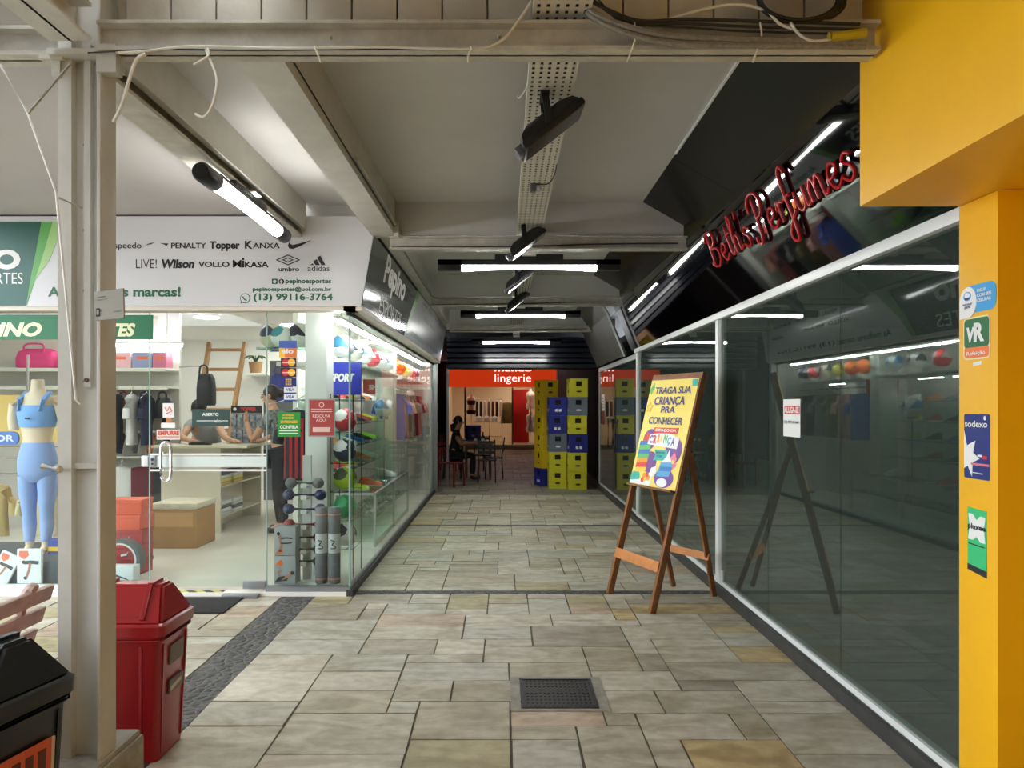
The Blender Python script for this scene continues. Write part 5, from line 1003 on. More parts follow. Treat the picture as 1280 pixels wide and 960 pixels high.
mb.build('body', mq)
mb = MB(mblue); mb.loft([(cx, cy, z, a + .008, b + .01) for z, a, b in ((1.37, .138, .11), (1.42, .15, .12), (1.48, .158, .132), (1.53, .163, .118), (1.56, .16, .105))], mblue, 20)
for s in (-1, 1): mb.tube([(cx + s * .09, cy - .115, 1.51), (cx + s * .10, cy - .09, 1.60), (cx + s * .10, cy, 1.665), (cx + s * .10, cy + .08, 1.60), (cx + s * .09, cy + .105, 1.51)], .022, mblue, 8)
stp = mb.build('sports_top', mq)
mb = MB(mlil); mb.loft([(cx, cy, z, a, b) for z, a, b in ((.89, .09, .07), (.93, .150, .105), (.98, .166, .12), (1.04, .169, .125), (1.1, .164, .124), (1.18, .142, .108), (1.235, .128, .1))], mlil, 20)
for s in (-1, 1): mb.tube([(cx + s * .07, cy, 1.03), (cx + s * .082, cy, .94), (cx + s * .085, cy, .82), (cx + s * .078, cy, .68), (cx + s * .076, cy + .005, .6), (cx + s * .077, cy + .012, .51), (cx + s * .072, cy, .37)], [.06, .083, .078, .06, .055, .057, .040], mlil, 14)
mb.build('leggings', mq); mb = MB(wht); rect(mb, Plane2((cx, cy - .145, 0), (1, 0, 0), (0, 0, 1)), -.02, .02, 1.44, 1.455, ink, 0, .004); mb.build('brand_tag', stp)
t = thing('display_sign', 'small blue sign panel with white letters beside the mannequin', 'sign', (-4.35, 7.0, 1.25)); mb = MB(M('panel_pale_blue', (96, 124, 200), .5)); p3 = Plane2((0, 6.99, 0), (1, 0, 0), (0, 0, 1)); poly(mb, p3, rr(-4.9, -4.42, 1.20, 1.32, .05), None, 0, -.02); mb.build('panel', t); mb = MB(wht); text(mb, 'SENIOR', p3, -4.86, -4.46, 1.23, 1.29, wht, .03, 0, .001); mb.build('lettering', t)
mb = MB(M('panel_yellow', (240, 200, 110), .6)); mb.box(-5.4, -4.0, 7.45, 7.49, 1.2, 1.66); tag(mb.build('display_board'), 'plain yellow display board behind the mannequin', 'board')
mb = MB(chrome)
for z in (1.16, 1.05, .9): mb.cyl((-5.4, 7.42, z), (-3.75, 7.42, z), .010, seg=6)
for x in (-5.4, -4.6, -3.78): mb.cyl((x, 7.42, .26 if x < -3.7 else .05), (x, 7.42, 2.05), .012, seg=6)
tag(mb.build('display_rails'), 'chrome display rack behind the mannequin, its rails mostly reflected lines', 'rack').name = 'display_rack'  # rails mostly stand in for lines reflected in the window
for i, (x, m, l) in enumerate(((-4.95, M('cloth_tan', (190, 160, 100), .8), 'tan garment hanging left of the mannequin'), (-4.45, M('cloth_sand', (206, 190, 150), .8), 'sand garment hanging behind the mannequin'), (-4.0, M('cloth_mauve', (170, 140, 150), .8), 'mauve garment hanging between mannequin and post'))): garment(l, (x, 7.42, .80), .34, .5, m, 'x', 'garments behind the mannequin')
# shelving along the left of the shop
mb = MB(slat); mb.box(-6.6, -4.12, 9.75, 9.8, .05, 2.75)
for i in range(20): mb.box(-6.6, -4.12, 9.744, 9.75, .2 + i * .12, .285 + i * .12)
struct(mb.build('wall_left', origin=(0, 0, 0)))
shelf_at('shelf', 'upper white shelf of the left shelving, lined with bags and boxes', -6.4, -4.12, 9.35, 9.744, 2.02, shw, .03); shelf_at('shelf', 'lower white shelf of the left shelving, over the hanging shoes', -6.4, -4.12, 9.4, 9.744, 1.80, shw, .03)
batten('light batten under the upper left shelf of the sports shop', -4.6, 9.45, 2.30, 1.3, 'x')
def bag(label, x, y, z, w, d, h, m, strap=True):
    t = thing('bag', label, 'bag', (x, y, z)); mb = MB(m); mb.rings([[Vector((x + math.copysign(abs(math.cos(a)) ** .5, math.cos(a)) * w / 2 * f, y + math.copysign(abs(math.sin(a)) ** .5, math.sin(a)) * d / 2 * f, z + h * s)) for a in (2 * PI * j / 16 for j in range(16))] for s, f in ((0, .9), (.06, 1), (.5, 1.02), (.85, .9), (1, .6))], m); bd = mb.build('body', t)
    if strap: mb = MB(ink); mb.tube(smooth_pts([(x - w * .25, y - d * .45, z + h * .8), (x - w * .2, y - d * .4, z + h * 1.2), (x + w * .2, y - d * .4, z + h * 1.2), (x + w * .25, y - d * .45, z + h * .8)]), .012, m, 6); mb.build('strap', bd)
    return t
bag('bright pink sports bag on the upper left shelf', -5.75, 9.5, 2.02, .5, .25, .24, M('bag_pink', (224, 64, 130), .6)); bag('salmon bag on the upper left shelf next to the pink one', -5.25, 9.5, 2.02, .34, .25, .2, M('bag_salmon', (240, 160, 140), .6))
for x, w, c, l in ((-4.98, .22, (240, 190, 200), 'pink carton on the upper left shelf'), (-4.71, .28, (190, 190, 226), 'lilac carton on the upper left shelf'), (-4.43, .24, (150, 160, 200), 'periwinkle carton on the upper left shelf'), (-4.22, .16, (214, 120, 150), 'rose carton at the end of the upper left shelf')): carton(l, x, 9.5, 2.02, w, .2, .19, 0, M('box_%d' % c[1], c, .5), lambda mb, p, w, h: rect(mb, p, -w * .3, w * .3, h * .55, h * .75, M('print_coral'), 0))
for i in range(14):
    r_, q_ = i // 7, i % 7; c = COLS[(i * 5 + 2) % 9] if i % 3 == 0 else COLS[(0, 5, 0, 6)[i % 4]]; x = -5.38 + q_ * .19
    t = shoe('%s football boot in the %s row on the left shelving, %s from the left' % (('lime', 'navy', 'white', 'red', 'blue', 'yellow', 'black', 'grey', 'orange')[((i * 5 + 2) % 9 + 1) % 9] if False else {0: 'navy', 1: 'white', 2: 'red', 3: 'blue', 4: 'yellow', 5: 'black', 6: 'grey', 7: 'lime', 8: 'orange'}[(i * 5 + 2) % 9], ('upper', 'lower')[r_], ('first', 'second', 'third', 'fourth', 'fifth', 'sixth', 'seventh')[q_]), x, 9.66, 1.40 - r_ * .32, .27, c, rz=R(-90), group='boots hung on the left shelving'); t.rotation_euler = (0, R(-70), R(90))
for j in range(2): shelf_at('shelf', ('narrow upper boot ledge on the left shelving', 'narrow lower boot ledge on the left shelving')[j], -5.5, -4.12, 9.55, 9.744, 1.25 - j * .32, shw, .015)
for i in range(6): garment('%s garment on the left shelving beneath the boots, %s from the left' % (('grey', 'navy', 'white', 'maroon', 'black', 'teal')[i], ('first', 'second', 'third', 'fourth', 'fifth', 'sixth')[i]), (-5.3 + i * .27, 9.55, .8), .34, .6, M('cloth_' + ('grey', 'navy', 'white', 'maroon', 'black', 'teal')[i], ((130, 128, 126), (36, 40, 70), (226, 226, 226), (110, 30, 44), (34, 34, 38), (50, 110, 110))[i], .8), 'x', 'garments on the left shelving', False)
for i, (x, k) in enumerate(((-5.2, 0), (-4.93, 1), (-4.68, 2), (-4.42, 0), (-4.2, 3))):
    bag(('navy drawstring bag hanging over the boots, leftmost', 'charcoal drawstring bag hanging over the boots, second from the left', 'maroon drawstring bag hanging over the boots, in the middle', 'navy drawstring bag hanging over the boots, fourth from the left', 'black drawstring bag hanging over the boots at the shelving end')[i], x, 9.5, 1.40, .2, .14, .26, (M('bag_navy', (34, 40, 84), .7), M('bag_charcoal', (56, 58, 64), .7), M('bag_maroon', (110, 34, 50), .7), M('bag_black', (28, 28, 32), .6))[k])
for i, (x, m) in enumerate(((-4.92, M('cloth_navy', (36, 40, 70), .8)), (-4.72, M('cloth_black', (34, 34, 38), .8)), (-4.54, M('cloth_white', (226, 226, 226), .8)), (-4.36, M('cloth_navy')))): garment(('navy shirt hung in front of the boots, leftmost of four', 'black shirt hung in front of the boots, second of four', 'white shirt hung in front of the boots, third of four', 'navy shirt hung in front of the boots, rightmost of four')[i], (x, 9.37, 1.70), .2, .62, m, 'y', 'shirts hung before the boots', True)
# -------- counter, box, people
lam = M('counter_laminate', (214, 206, 184), .45, noise=.05, scale=3)
kt = thing('counter', 'beige laminate sales counter with open side shelves', 'counter', (-3.6, 10, .05))
mb = MB(lam); mb.box(-4.05, -3.35, 9.07, 9.10, .05, 1.06); mb.build('front_panel', kt); mb = MB(lam); mb.box(-4.15, -3.02, 9.03, 9.52, 1.06, 1.09); mb.box(-3.6, -3.02, 9.52, 11.3, 1.06, 1.09); mb.build('top', kt)
mb = MB(lam); mb.box(-3.62, -3.60, 9.10, 10.6, .05, 1.06); mb.build('back_panel', kt); mb = MB(lam); mb.box(-3.6, -3.35, 10.57, 10.6, .05, 1.06); mb.build('end_panel', kt)
for z in (.22, .58, .80): mb = MB(lam); mb.box(-3.6, -3.36, 9.1, 10.57, z, z + .02); mb.build('shelf', kt)
fcol = ((200, 204, 206), (60, 66, 84), (226, 226, 224), (150, 40, 44), (206, 180, 90), (90, 94, 98), (60, 110, 120), (230, 214, 120))
for i in range(16):
    s_, l_ = i // 4 % 2, i % 4; y = 9.3 + (i // 8) * .42; z = (.24 if s_ == 0 else .60) + l_ * .042; c = fcol[(i * 3) % 8] if s_ else fcol[(0, 2, 5, 0, 2, 1, 0, 2)[(l_ + i // 8) % 8]]
    m = M('fold_%d_%d' % (c[0], c[1]), c, .8); t = thing('folded_shirt', '%s folded shirt, %s in the %s pile of the %s counter shelf' % ({200: 'pale grey', 60: 'slate' if c[1] == 66 else 'teal', 226: 'white', 150: 'red', 206: 'mustard', 90: 'grey', 230: 'yellow'}[c[0]], ('lowest', 'second', 'third', 'topmost')[l_], ('near', 'far')[i // 8], ('lower', 'middle')[s_]), 'folded shirt', (-3.47, y, z), 0, 'folded shirts in the counter shelves')
    mb = MB(m); mb.box(-.11, .11, -.17, .17, 0, .04, None, .012); mb.build('cloth', t, local=True); mb = MB(m); mb.box(.07, .114, -.165, .165, .008, .03, None, .008); mb.build('fold', t, local=True)
cb = thing('cardboard_box', 'brown taped cardboard box on the shop floor with a pale cushion on top', 'box', (-3.45, 8.35, .05)); kr = M('kraft', (176, 128, 66), .7, noise=.08, scale=4)
mb = MB(kr); mb.box(-3.71, -3.24, 8.1, 8.62, .05, .46, None, .004); mb.build('body', cb); mb = MB(M('tape_brown', (198, 150, 88), .25)); mb.box(-3.68, -3.28, 8.096, 8.1, .28, .43, None, .001); mb.build('tape', cb)
mb = MB(M('cushion_cloth', (214, 204, 180), .9, noise=.1, scale=12)); mb.box(-3.73, -3.23, 8.08, 8.64, .462, .53, None, .025); tag(mb.build('cushion'), 'flat pale cushion lying on the brown cardboard box', 'cushion')
# wooden ladder against the rear
ld = thing('ladder', 'wooden ladder leaning at the back of the sports shop', 'ladder', (-4.1, 11.6, .05)); lw_ = M('ladder_wood', (176, 128, 78), .5, noise=.15, scale=8)
La, Lb, Lt = Vector((-4.68, 11.2, .05)), Vector((-4.18, 11.2, .05)), Vector((.04, .9, 2.5)); Ub = Vector((.10, .9, 2.5))
mb = MB(lw_); mb.bar(La, La + Lt, .05, .09, up=(0, 1, 0)); mb.build('rail', ld); mb = MB(lw_); mb.bar(Lb, Lb + Ub, .05, .09, up=(0, 1, 0)); mb.build('rail', ld)
for i in range(8): s = .08 + i * .125; mb = MB(lw_); mb.bar(La + Lt * s, Lb + Ub * s, .03, .09, up=(0, 1, .3)); mb.build('rung', ld)
mb = MB(M('back_shelf', (92, 94, 98), .6)); mb.box(-3.85, -2.75, 12.3, 12.7, .05, 1.62); mb.box(-3.85, -2.75, 12.62, 12.7, 1.62, 2.3); tag(mb.build('backpack_cabinet'), 'tall dark grey cabinet at the back of the shop carrying backpacks', 'cabinet')
bag('blue backpack on the dark grey cabinet', -3.58, 12.42, 1.62, .42, .24, .46, M('bag_blue', (36, 50, 120), .6)); bag('black backpack on the dark grey cabinet beside the blue one', -3.12, 12.42, 1.62, .40, .24, .50, M('bag_black', (28, 28, 32), .6))
bag('black sports bag hanging at the end of the left shelving', -3.72, 9.6, 1.56, .2, .22, .40, M('bag_black'))
mb = MB(chrome); mb.cyl((-4.13, 9.76, 2.05), (-3.7, 9.6, 2.05), .012); tag(mb.build('hook_bar'), 'chrome arm that carries the black sports bag', 'hook')
t = thing('basket', 'small wicker basket with a plant on the rear wall shelf', 'plant', (-4.3, 13.3, 2.1)); mb = MB(M('wicker', (140, 104, 64), .8)); mb.lathe((-4.3, 13.3, 2.12), [(.09, 0), (.12, .2), (.115, .2), (.08, .02)], None); mb.build('pot', t); mb = MB(M('leaf', (60, 90, 50), .6))
for i in range(10): a = i * .63; mb.tube(smooth_pts([(-4.3, 13.3, 2.3), (-4.3 + .08 * math.cos(a), 13.3 + .08 * math.sin(a), 2.42), (-4.3 + .2 * math.cos(a), 13.3 + .2 * math.sin(a), 2.38)]), [.012] * 12 + [.003], None, 5)
mb.build('foliage', t); shelf_at('shelf', 'short wall shelf under the wicker basket', -4.55, -4.05, 13.1, 13.8, 2.12, shw, .03)
# packets on the counter
t = thing('packet_display', 'counter display of hanging packets under a black and red header', 'display', (-3.3, 9.6, 1.09)); mb = MB(ink); mb.box(-3.42, -3.04, 9.62, 9.65, 1.47, 1.56); mb.build('header', t); p3 = Plane2((0, 9.618, 0), (1, 0, 0), (0, 0, 1)); mb = MB(red); text(mb, 'TOPPER', p3, -3.30, -3.1, 1.49, 1.54, red, .05, 0, .001); disc(mb, p3, -3.37, 1.515, .02, .02, wht, .001); mb.build('lettering', t)
mb = MB(gal); mb.box(-3.42, -3.04, 9.64, 9.66, 1.09, 1.47); mb.box(-3.44, -3.02, 9.52, 9.7, 1.09, 1.1); mb.build('frame', t)
for i in range(5):
    for j in range(2): mb = MB(M('packet', (170, 176, 182), .25, noise=.5, scale=25, dark=(50, 50, 66))); mb.box(-3.415 + i * .078, -3.345 + i * .078, 9.60, 9.62, 1.29 - j * .19, 1.45 - j * .19, None, .004); mb.build('packet', t)
mb = MB(M('till_black', (30, 30, 32), .4)); mb.box(-3.75, -3.5, 9.12, 9.22, 1.09, 1.12, None, .01); mb.box(-3.72, -3.53, 9.10, 9.2, 1.12, 1.135, None, .006); tag(mb.build('card_reader'), 'flat black card machine lying on the beige counter', 'card machine')

# ================================================================ PEOPLE
skinm = M('skin', (196, 148, 118), .55, noise=.06, scale=20); hairm = M('hair_dark', (44, 30, 24), .5, noise=.3, scale=40)
def grow(name, chains, mat, parent, root, sub=2):      # chains: lists of (point, radius); equal points are one joint
    idx = {}; vs = []; rs = []; es = set()
    for ch in chains:
        pr = None
        for p, r in ch:
            k = tuple(round(c, 4) for c in p)
            if k not in idx: idx[k] = len(vs); vs.append(Vector(p)); rs.append(r)
            if pr is not None and pr != idx[k]: es.add((pr, idx[k]))
            pr = idx[k]
    me = bpy.data.meshes.new(name); me.from_pydata(vs, list(es), []); o = bpy.data.objects.new(name, me); C.objects.link(o)
    sk = o.modifiers.new('s', 'SKIN'); sk.use_smooth_shade = True
    for i, r in enumerate(rs):
        d = me.skin_vertices[0].data[i]; d.radius = r if isinstance(r, tuple) else (r, r); d.use_root = False
    me.skin_vertices[0].data[idx[tuple(round(c, 4) for c in root)]].use_root = True
    ss_ = o.modifiers.new('u', 'SUBSURF'); ss_.levels = sub; ss_.render_levels = sub
    bpy.context.view_layer.update(); m2 = bpy.data.meshes.new_from_object(o.evaluated_get(bpy.context.evaluated_depsgraph_get()))
    bpy.data.objects.remove(o); bpy.data.meshes.remove(me)
    mb = MB(mat); mb.mesh(m2, mat); bpy.data.meshes.remove(m2)
    for f in mb.bm.faces: f.smooth = True
    return mb
def hand(w, d, s, c):                                  # wrist, pointing direction, towards the little finger, curl direction
    w, d, s, c = Vector(w), Vector(d).normalized(), Vector(s).normalized(), Vector(c).normalized(); palm = w + d * .055; out = [[(w, .024), (palm, .030)]]
    for i, L in enumerate((.9, 1.0, .95, .75)):
        b = palm + d * .03 + s * (i - 1.5) * .019; out.append([(palm, .030), (b, .010), (b + d * .030 * L + c * .008, .0085), (b + d * .048 * L + c * .026, .007)])
    t = w + d * .03 - s * .03; out.append([(w, .024), (t, .012), (t + d * .03 - s * .012 + c * .012, .010), (t + d * .052 - s * .01 + c * .02, .008)]); return out
def person(label, J, fwd, shirt, legs, hands, hair='long', sleeve=.5):
    V = {k: Vector(v) for k, v in J.items()}; fwd = Vector(fwd).normalized()
    t = thing('person', label, 'person', (V['pelvis'].x, V['pelvis'].y, 0.05 if V['pelvis'].x < -1.3 and V['pelvis'].y < 13.7 else 0)); side = fwd.cross(Vector((0, 0, 1)))
    neck, head = V['neck'], V['head']; hd = (head - neck).normalized()
    ch = [[(V['pelvis'], (.15, .11)), (V['waist'], (.125, .095)), (V['chest'], (.15, .11)), (neck, .055), (head - hd * .08 + fwd * .02, .07), (head + hd * .01, .092), (head + hd * .085, .070)]]
    for s in 'lr':
        ch.append([(V['chest'], (.15, .11)), (V['sh' + s], .06), (V['el' + s], .042), (V['wr' + s], .028)])
        ch += hand(V['wr' + s], *hands[s])
        ch.append([(V['pelvis'], (.15, .11)), (V['hip' + s], .088), (V['kn' + s], .058), (V['an' + s], .038), (V['to' + s], .03)])
    mb = grow('body', ch, skinm, t, V['pelvis'])
    f = head - hd * .01 + fwd * .088
    mb.ell(f + fwd * .012 - hd * .012, (.016, .016, .022), skinm, 8); mb.ell(head + side * .09 - hd * .01, (.02, .02, .03), skinm, 8); mb.ell(head - side * .09 - hd * .01, (.02, .02, .03), skinm, 8)
    for q in (-1, 1): mb.ell(f + side * q * .033 + hd * .018 - fwd * .006, (.012, .012, .007), M('eye_dark', (36, 28, 26), .3), 8)
    mb.ell(f - hd * .048 - fwd * .006, (.02, .02, .006), M('lip', (160, 86, 80), .5), 8); mb.build('body', t)
    up = [[(V['pelvis'], (.165, .125)), (V['waist'], (.14, .11)), (V['chest'], (.165, .125)), (V['chest'].lerp(neck, .75), .075)]]
    for s in 'lr': up.append([(V['chest'], (.165, .125)), (V['sh' + s], .075), (V['sh' + s].lerp(V['el' + s], sleeve), .062)])
    grow('shirt', up, shirt, t, V['pelvis']).build('shirt', t)
    lo = []
    for s in 'lr': lo.append([(V['pelvis'], (.166, .126)), (V['hip' + s], .10), (V['kn' + s], .072), (V['an' + s], .056)])
    mb = grow('trousers', lo, legs, t, V['pelvis']); hv = V['hipr'] - V['hipl']; ax_ = abs(hv.x) > abs(hv.y); mb.ell(V['pelvis'] + Vector((0, 0, .0)), (.19, .155, .15) if ax_ else (.155, .19, .15), legs, 14); mb.build('trousers', t)
    for s in 'lr': d = V['to' + s] - V['an' + s]; d.z = 0; a = V['an' + s].copy(); a.z = V['to' + s].z; mb = MB(ink); mb.tube([a - d * .35, a, a + d * .6, a + d * 1.3], [.03, .042, .042, .03], ink, 10); mb.build('shoe', t)
    mb = MB(hairm); mb.ell(head + hd * .03 - fwd * .022, (.098, .098, .105), hairm, 14)
    if hair == 'long': mb.tube([head + hd * .02 - fwd * .08, head - hd * .08 - fwd * .10, head - hd * .22 - fwd * .09], [.08, .075, .04], hairm, 10)
    if hair == 'bun': mb.ell(head + hd * .03 - fwd * .13, .055, hairm, 10)
    mb.build('hair', t); return t
specks = M('blouse_speckled', (34, 36, 40), .8, noise=.0); specks = M('blouse_dark_print', (150, 156, 156), .8, noise=.9, scale=26, dark=(22, 26, 28))
person('woman in dark patterned blouse leaning an elbow on the sales counter', dict(pelvis=(-2.66, 9.2, .98), waist=(-2.68, 9.2, 1.16), chest=(-2.72, 9.2, 1.38), neck=(-2.77, 9.2, 1.53), head=(-2.80, 9.19, 1.68),
    shl=(-2.74, 9.03, 1.45), ell=(-2.98, 9.09, 1.14), wrl=(-3.06, 9.13, 1.36), shr=(-2.74, 9.37, 1.45), elr=(-2.84, 9.55, 1.20), wrr=(-3.0, 9.5, 1.125), hipl=(-2.66, 9.1, .94), hipr=(-2.66, 9.3, .94),
    knl=(-2.68, 9.1, .53), knr=(-2.70, 9.31, .53), anl=(-2.64, 9.1, .15), anr=(-2.66, 9.31, .15), tol=(-2.77, 9.09, .085), tor=(-2.79, 9.31, .085)), (-1, -.15, 0), specks, M('skirt_black', (28, 28, 32), .8),
    dict(l=((-.15, 0, 1), (0, 1, 0), (1, 0, 0)), r=((-1, -.1, 0), (0, 1, 0), (0, 0, -1))), 'bun', .55)
person('shop attendant in grey shirt leaning both forearms on the sales counter', dict(pelvis=(-3.86, 10.2, .95), waist=(-3.86, 10.08, 1.1), chest=(-3.86, 9.92, 1.28), neck=(-3.86, 9.80, 1.40), head=(-3.86, 9.72, 1.515),
    shl=(-4.03, 9.88, 1.33), ell=(-4.0, 9.55, 1.16), wrl=(-3.78, 9.32, 1.125), shr=(-3.69, 9.88, 1.33), elr=(-3.5, 9.62, 1.16), wrr=(-3.32, 9.42, 1.125), hipl=(-3.96, 10.2, .92), hipr=(-3.76, 10.2, .92),
    knl=(-3.96, 10.12, .5), knr=(-3.76, 10.12, .5), anl=(-3.96, 10.2, .15), anr=(-3.76, 10.2, .15), tol=(-3.96, 10.06, .085), tor=(-3.76, 10.06, .085)), (0, -1, -.15), M('shirt_grey', (150, 152, 154), .85), M('trousers_dark', (36, 38, 46), .8),
    dict(l=((1, -.3, 0), (0, -1, 0), (0, 0, -1)), r=((1, -.5, 0), (.4, 1, 0), (0, 0, -1))), 'short', .45)
bx, by = -1.08, 16.5
person('person in dark clothes sitting at a bar table in the shaded passage', dict(pelvis=(bx, by, .52), waist=(bx + .02, by, .68), chest=(bx + .04, by, .92), neck=(bx + .08, by, 1.08), head=(bx + .11, by, 1.22),
    shl=(bx + .04, by + .17, .98), ell=(bx + .2, by + .2, .76), wrl=(bx + .42, by + .12, .775), shr=(bx + .04, by - .17, .98), elr=(bx + .16, by - .2, .74), wrr=(bx + .40, by - .1, .775), hipl=(bx + .02, by + .1, .5), hipr=(bx + .02, by - .1, .5),
    knl=(bx + .42, by + .12, .5), knr=(bx + .42, by - .12, .5), anl=(bx + .40, by + .12, .1), anr=(bx + .40, by - .12, .1), tol=(bx + .53, by + .12, .035), tor=(bx + .53, by - .12, .035)), (1, 0, 0), M('shirt_black', (30, 28, 30), .85), M('shorts_black', (34, 32, 34), .85),
    dict(l=((1, 0, 0), (0, 1, 0), (0, 0, -1)), r=((1, 0, 0), (0, -1, 0), (0, 0, -1))), 'long', .5)

# ================================================================ BINS AND BENCH
def bin_(label, loc, rz, m, md, s=1.0):
    t = thing('swing_bin', label, 'bin', loc, rz)
    def ring(w, d, z, r=.03): return [Vector((a * s, b * s, z * s)) for a, b in rr(-w / 2, w / 2, -d / 2, d / 2, r, 3)]
    mb = MB(m); mb.rings([ring(.33, .27, 0), ring(.335, .275, .02), ring(.375, .315, .52), ring(.385, .325, .53), ring(.385, .325, .555)], m, smooth=False)
    for x in (-.105, .105): mb.bar((x * s * .9, -.137 * s, .03 * s), (x * s, -.156 * s, .51 * s), .012 * s, .012 * s, m)
    for y in (-.12, .12): mb.bar((.165 * s, y * s * .85, .03 * s), (.186 * s, y * s, .51 * s), .012 * s, .012 * s, m)
    mb.build('body', t, local=True)
    mb = MB(m); mb.rings([ring(.40, .34, .55), ring(.415, .355, .555), ring(.42, .36, .60), ring(.40, .34, .61)], m, smooth=False)
    for i in range(2): mb.tube([v + Vector((0, 0, -.012 * i * s)) for v in ring(.396, .336, .548)], .005 * s, m, 5, closed=True)
    mb.build('rim', t, local=True)
    mb = MB(m); W_, D_, z0, z1 = .40, .34, .605, .755; rl_ = .27
    a = [Vector(v) * s for v in ((-W_ / 2, -D_ / 2, z0), (W_ / 2, -D_ / 2, z0), (W_ / 2, D_ / 2, z0), (-W_ / 2, D_ / 2, z0))]; b = [Vector(v) * s for v in ((-rl_ / 2 - .02, -.05, z1), (rl_ / 2 + .02, -.05, z1), (rl_ / 2 + .02, .05, z1), (-rl_ / 2 - .02, .05, z1))]
    mb.rings([a, b], m, smooth=False); bmesh.ops.bevel(mb.bm, geom=list(mb.bm.edges), offset=.012 * s, segments=2, affect='EDGES'); ld_ = mb.build('lid', t, local=True)
    mb = MB(m)
    for y in (-1, 1):
        if y < 0:
            for x in (-.10, .10): mb.bar(Vector((x * 1.1, -D_ / 2 + .012, z0 + .02)) * s, Vector((x, -.052, z1 + .002)) * s, .022 * s, .016 * s, m, bevel=.003 * s)
            mb.bar(Vector((-.11, -D_ / 2 + .03, z0 + .03)) * s, Vector((.11, -D_ / 2 + .03, z0 + .03)) * s, .01 * s, .01 * s, m)
        for x in (-.10, .10): mb.bar(Vector((x, y * .052, z1 + .002)) * s, Vector((x, 0, z1 + .004)) * s, .022 * s, .014 * s, m)
    mb.build('flap', ld_, local=True); return t
rb = M('bin_red', (150, 14, 22), .3, coat=.2); kb = M('bin_black', (24, 25, 28), .35, coat=.2)
rbin = bin_('red plastic swing-lid bin behind the concrete footing of the post', (-1.675, 3.475, 0), 0, rb, rb)
p3 = Plane2((.188, .0, 0), (0, 1, 0), (0, 0, 1)); mb = MB(M('plate_dull', (112, 100, 94), .5))
for z, h in ((.40, .085), (.27, .06)): mb.bar((.1785 + (z / .53) * .012, -.06, z + h / 2), (.1785 + (z / .53) * .012, .085, z + h / 2), .008, h, up=(.04, 0, 1))
lp = mb.build('label_plate', rbin, local=True)
mb = MB(M('plate_pale', (190, 178, 166), .5)); mb.bar((.1875, -.05, .29), (.1875, .06, .305), .004, .02, up=(.04, 0, 1)); mb.build('label_strip', lp, local=True)
kbin = bin_('black plastic swing-lid bin in the lower left corner of the picture', (-1.70, 2.465, 0), R(-12), kb, kb, 1.07)
mb = MB(M('sticker_orange', (206, 92, 50), .5)); mb.bar((.198, -.125, .30), (.198, .09, .30), .006, .34, up=(.045, 0, 1)); sk_ = mb.build('sticker', kbin, local=True)
mb = MB(M('sticker_dark', (92, 40, 26), .5))
for j, z in enumerate((.40, .27)):
    for i in range(4): mb.bar((.2025 + (z - .30) * .04, -.115 + i * .05, z), (.2025 + (z - .30) * .04, -.085 + i * .05, z), .003, .09, up=(.045, 0, 1))
mb.build('print', sk_, local=True); mb = MB(M('sticker_edge', (206, 180, 160), .5)); mb.bar((.2, .09, .30), (.2, .102, .30), .006, .34, up=(.045, 0, 1)); mb.build('sticker_border', sk_, local=True)
bw = M('bench_paint', (206, 180, 168), .5, noise=.2, scale=10, dark=(168, 144, 134))
bn_ = thing('bench', 'old pinkish slatted bench at the left edge behind the black bin', 'bench', (-2.4, 3.1, 0))
for x, z in ((-2.16, .67), (-2.20, .565), (-2.24, .46)): mb = MB(bw); mb.bar((x, 2.1, z), (x, 3.66, z), .026, .075, up=(.3, 0, 1), bevel=.008); mb.build('back_slat', bn_)
for x in (-2.34, -2.45, -2.56, -2.67): mb = MB(bw); mb.bar((x, 2.1, .40), (x, 3.64, .40), .09, .03, up=(0, 0, 1), bevel=.008); mb.build('seat_slat', bn_)
for y in (2.25, 3.5): mb = MB(bw); mb.tube(smooth_pts([(-2.135, y, .715), (-2.16, y, .72), (-2.19, y, .66), (-2.25, y, .46), (-2.33, y, .37), (-2.36, y, .2), (-2.26, y, .02)]), .024, bw, 8); mb.tube(smooth_pts([(-2.33, y, .37), (-2.5, y, .37), (-2.68, y, .36), (-2.70, y, .2), (-2.72, y, .02)]), .022, bw, 8); mb.build('leg', bn_)
for y in (2.25, 3.5): mb = MB(bw); mb.tube(smooth_pts([(-2.2, y, .62), (-2.4, y, .64), (-2.62, y, .63), (-2.68, y, .56), (-2.68, y, .4)]), .018, bw, 8); mb.build('armrest', bn_)

# ================================================================ FAR END: SHUTTER, CRATES, BAR, LINGERIE SHOP
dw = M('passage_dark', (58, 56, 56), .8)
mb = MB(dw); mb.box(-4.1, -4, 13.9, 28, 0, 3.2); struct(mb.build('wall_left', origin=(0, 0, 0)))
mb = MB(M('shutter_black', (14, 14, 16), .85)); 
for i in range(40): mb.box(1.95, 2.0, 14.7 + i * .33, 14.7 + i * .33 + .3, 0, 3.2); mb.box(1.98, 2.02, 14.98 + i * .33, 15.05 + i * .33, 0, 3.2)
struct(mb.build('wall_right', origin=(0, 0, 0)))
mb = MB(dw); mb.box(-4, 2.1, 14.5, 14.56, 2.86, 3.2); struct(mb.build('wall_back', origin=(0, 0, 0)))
mb = MB(gal); mb.box(-1.285, -1.20, 13.80, 13.90, 0, 2.33); tag(mb.build('post'), 'grey aluminium post at the far end of the passage window', 'post')
mb = MB(gal); mb.box(-1.12, -1.08, 15.0, 15.05, 0, 2.3); tag(mb.build('post'), 'slim grey post behind the seated person in the shade', 'post')
sh = thing('shutter_box', 'dark horizontal slatted shutter box across the far end of the passage', 'shutter', (.33, 14.3, 2.25)); navyb = M('shutter_navy', (26, 28, 38), .3, coat=.2)
zs = 2.24
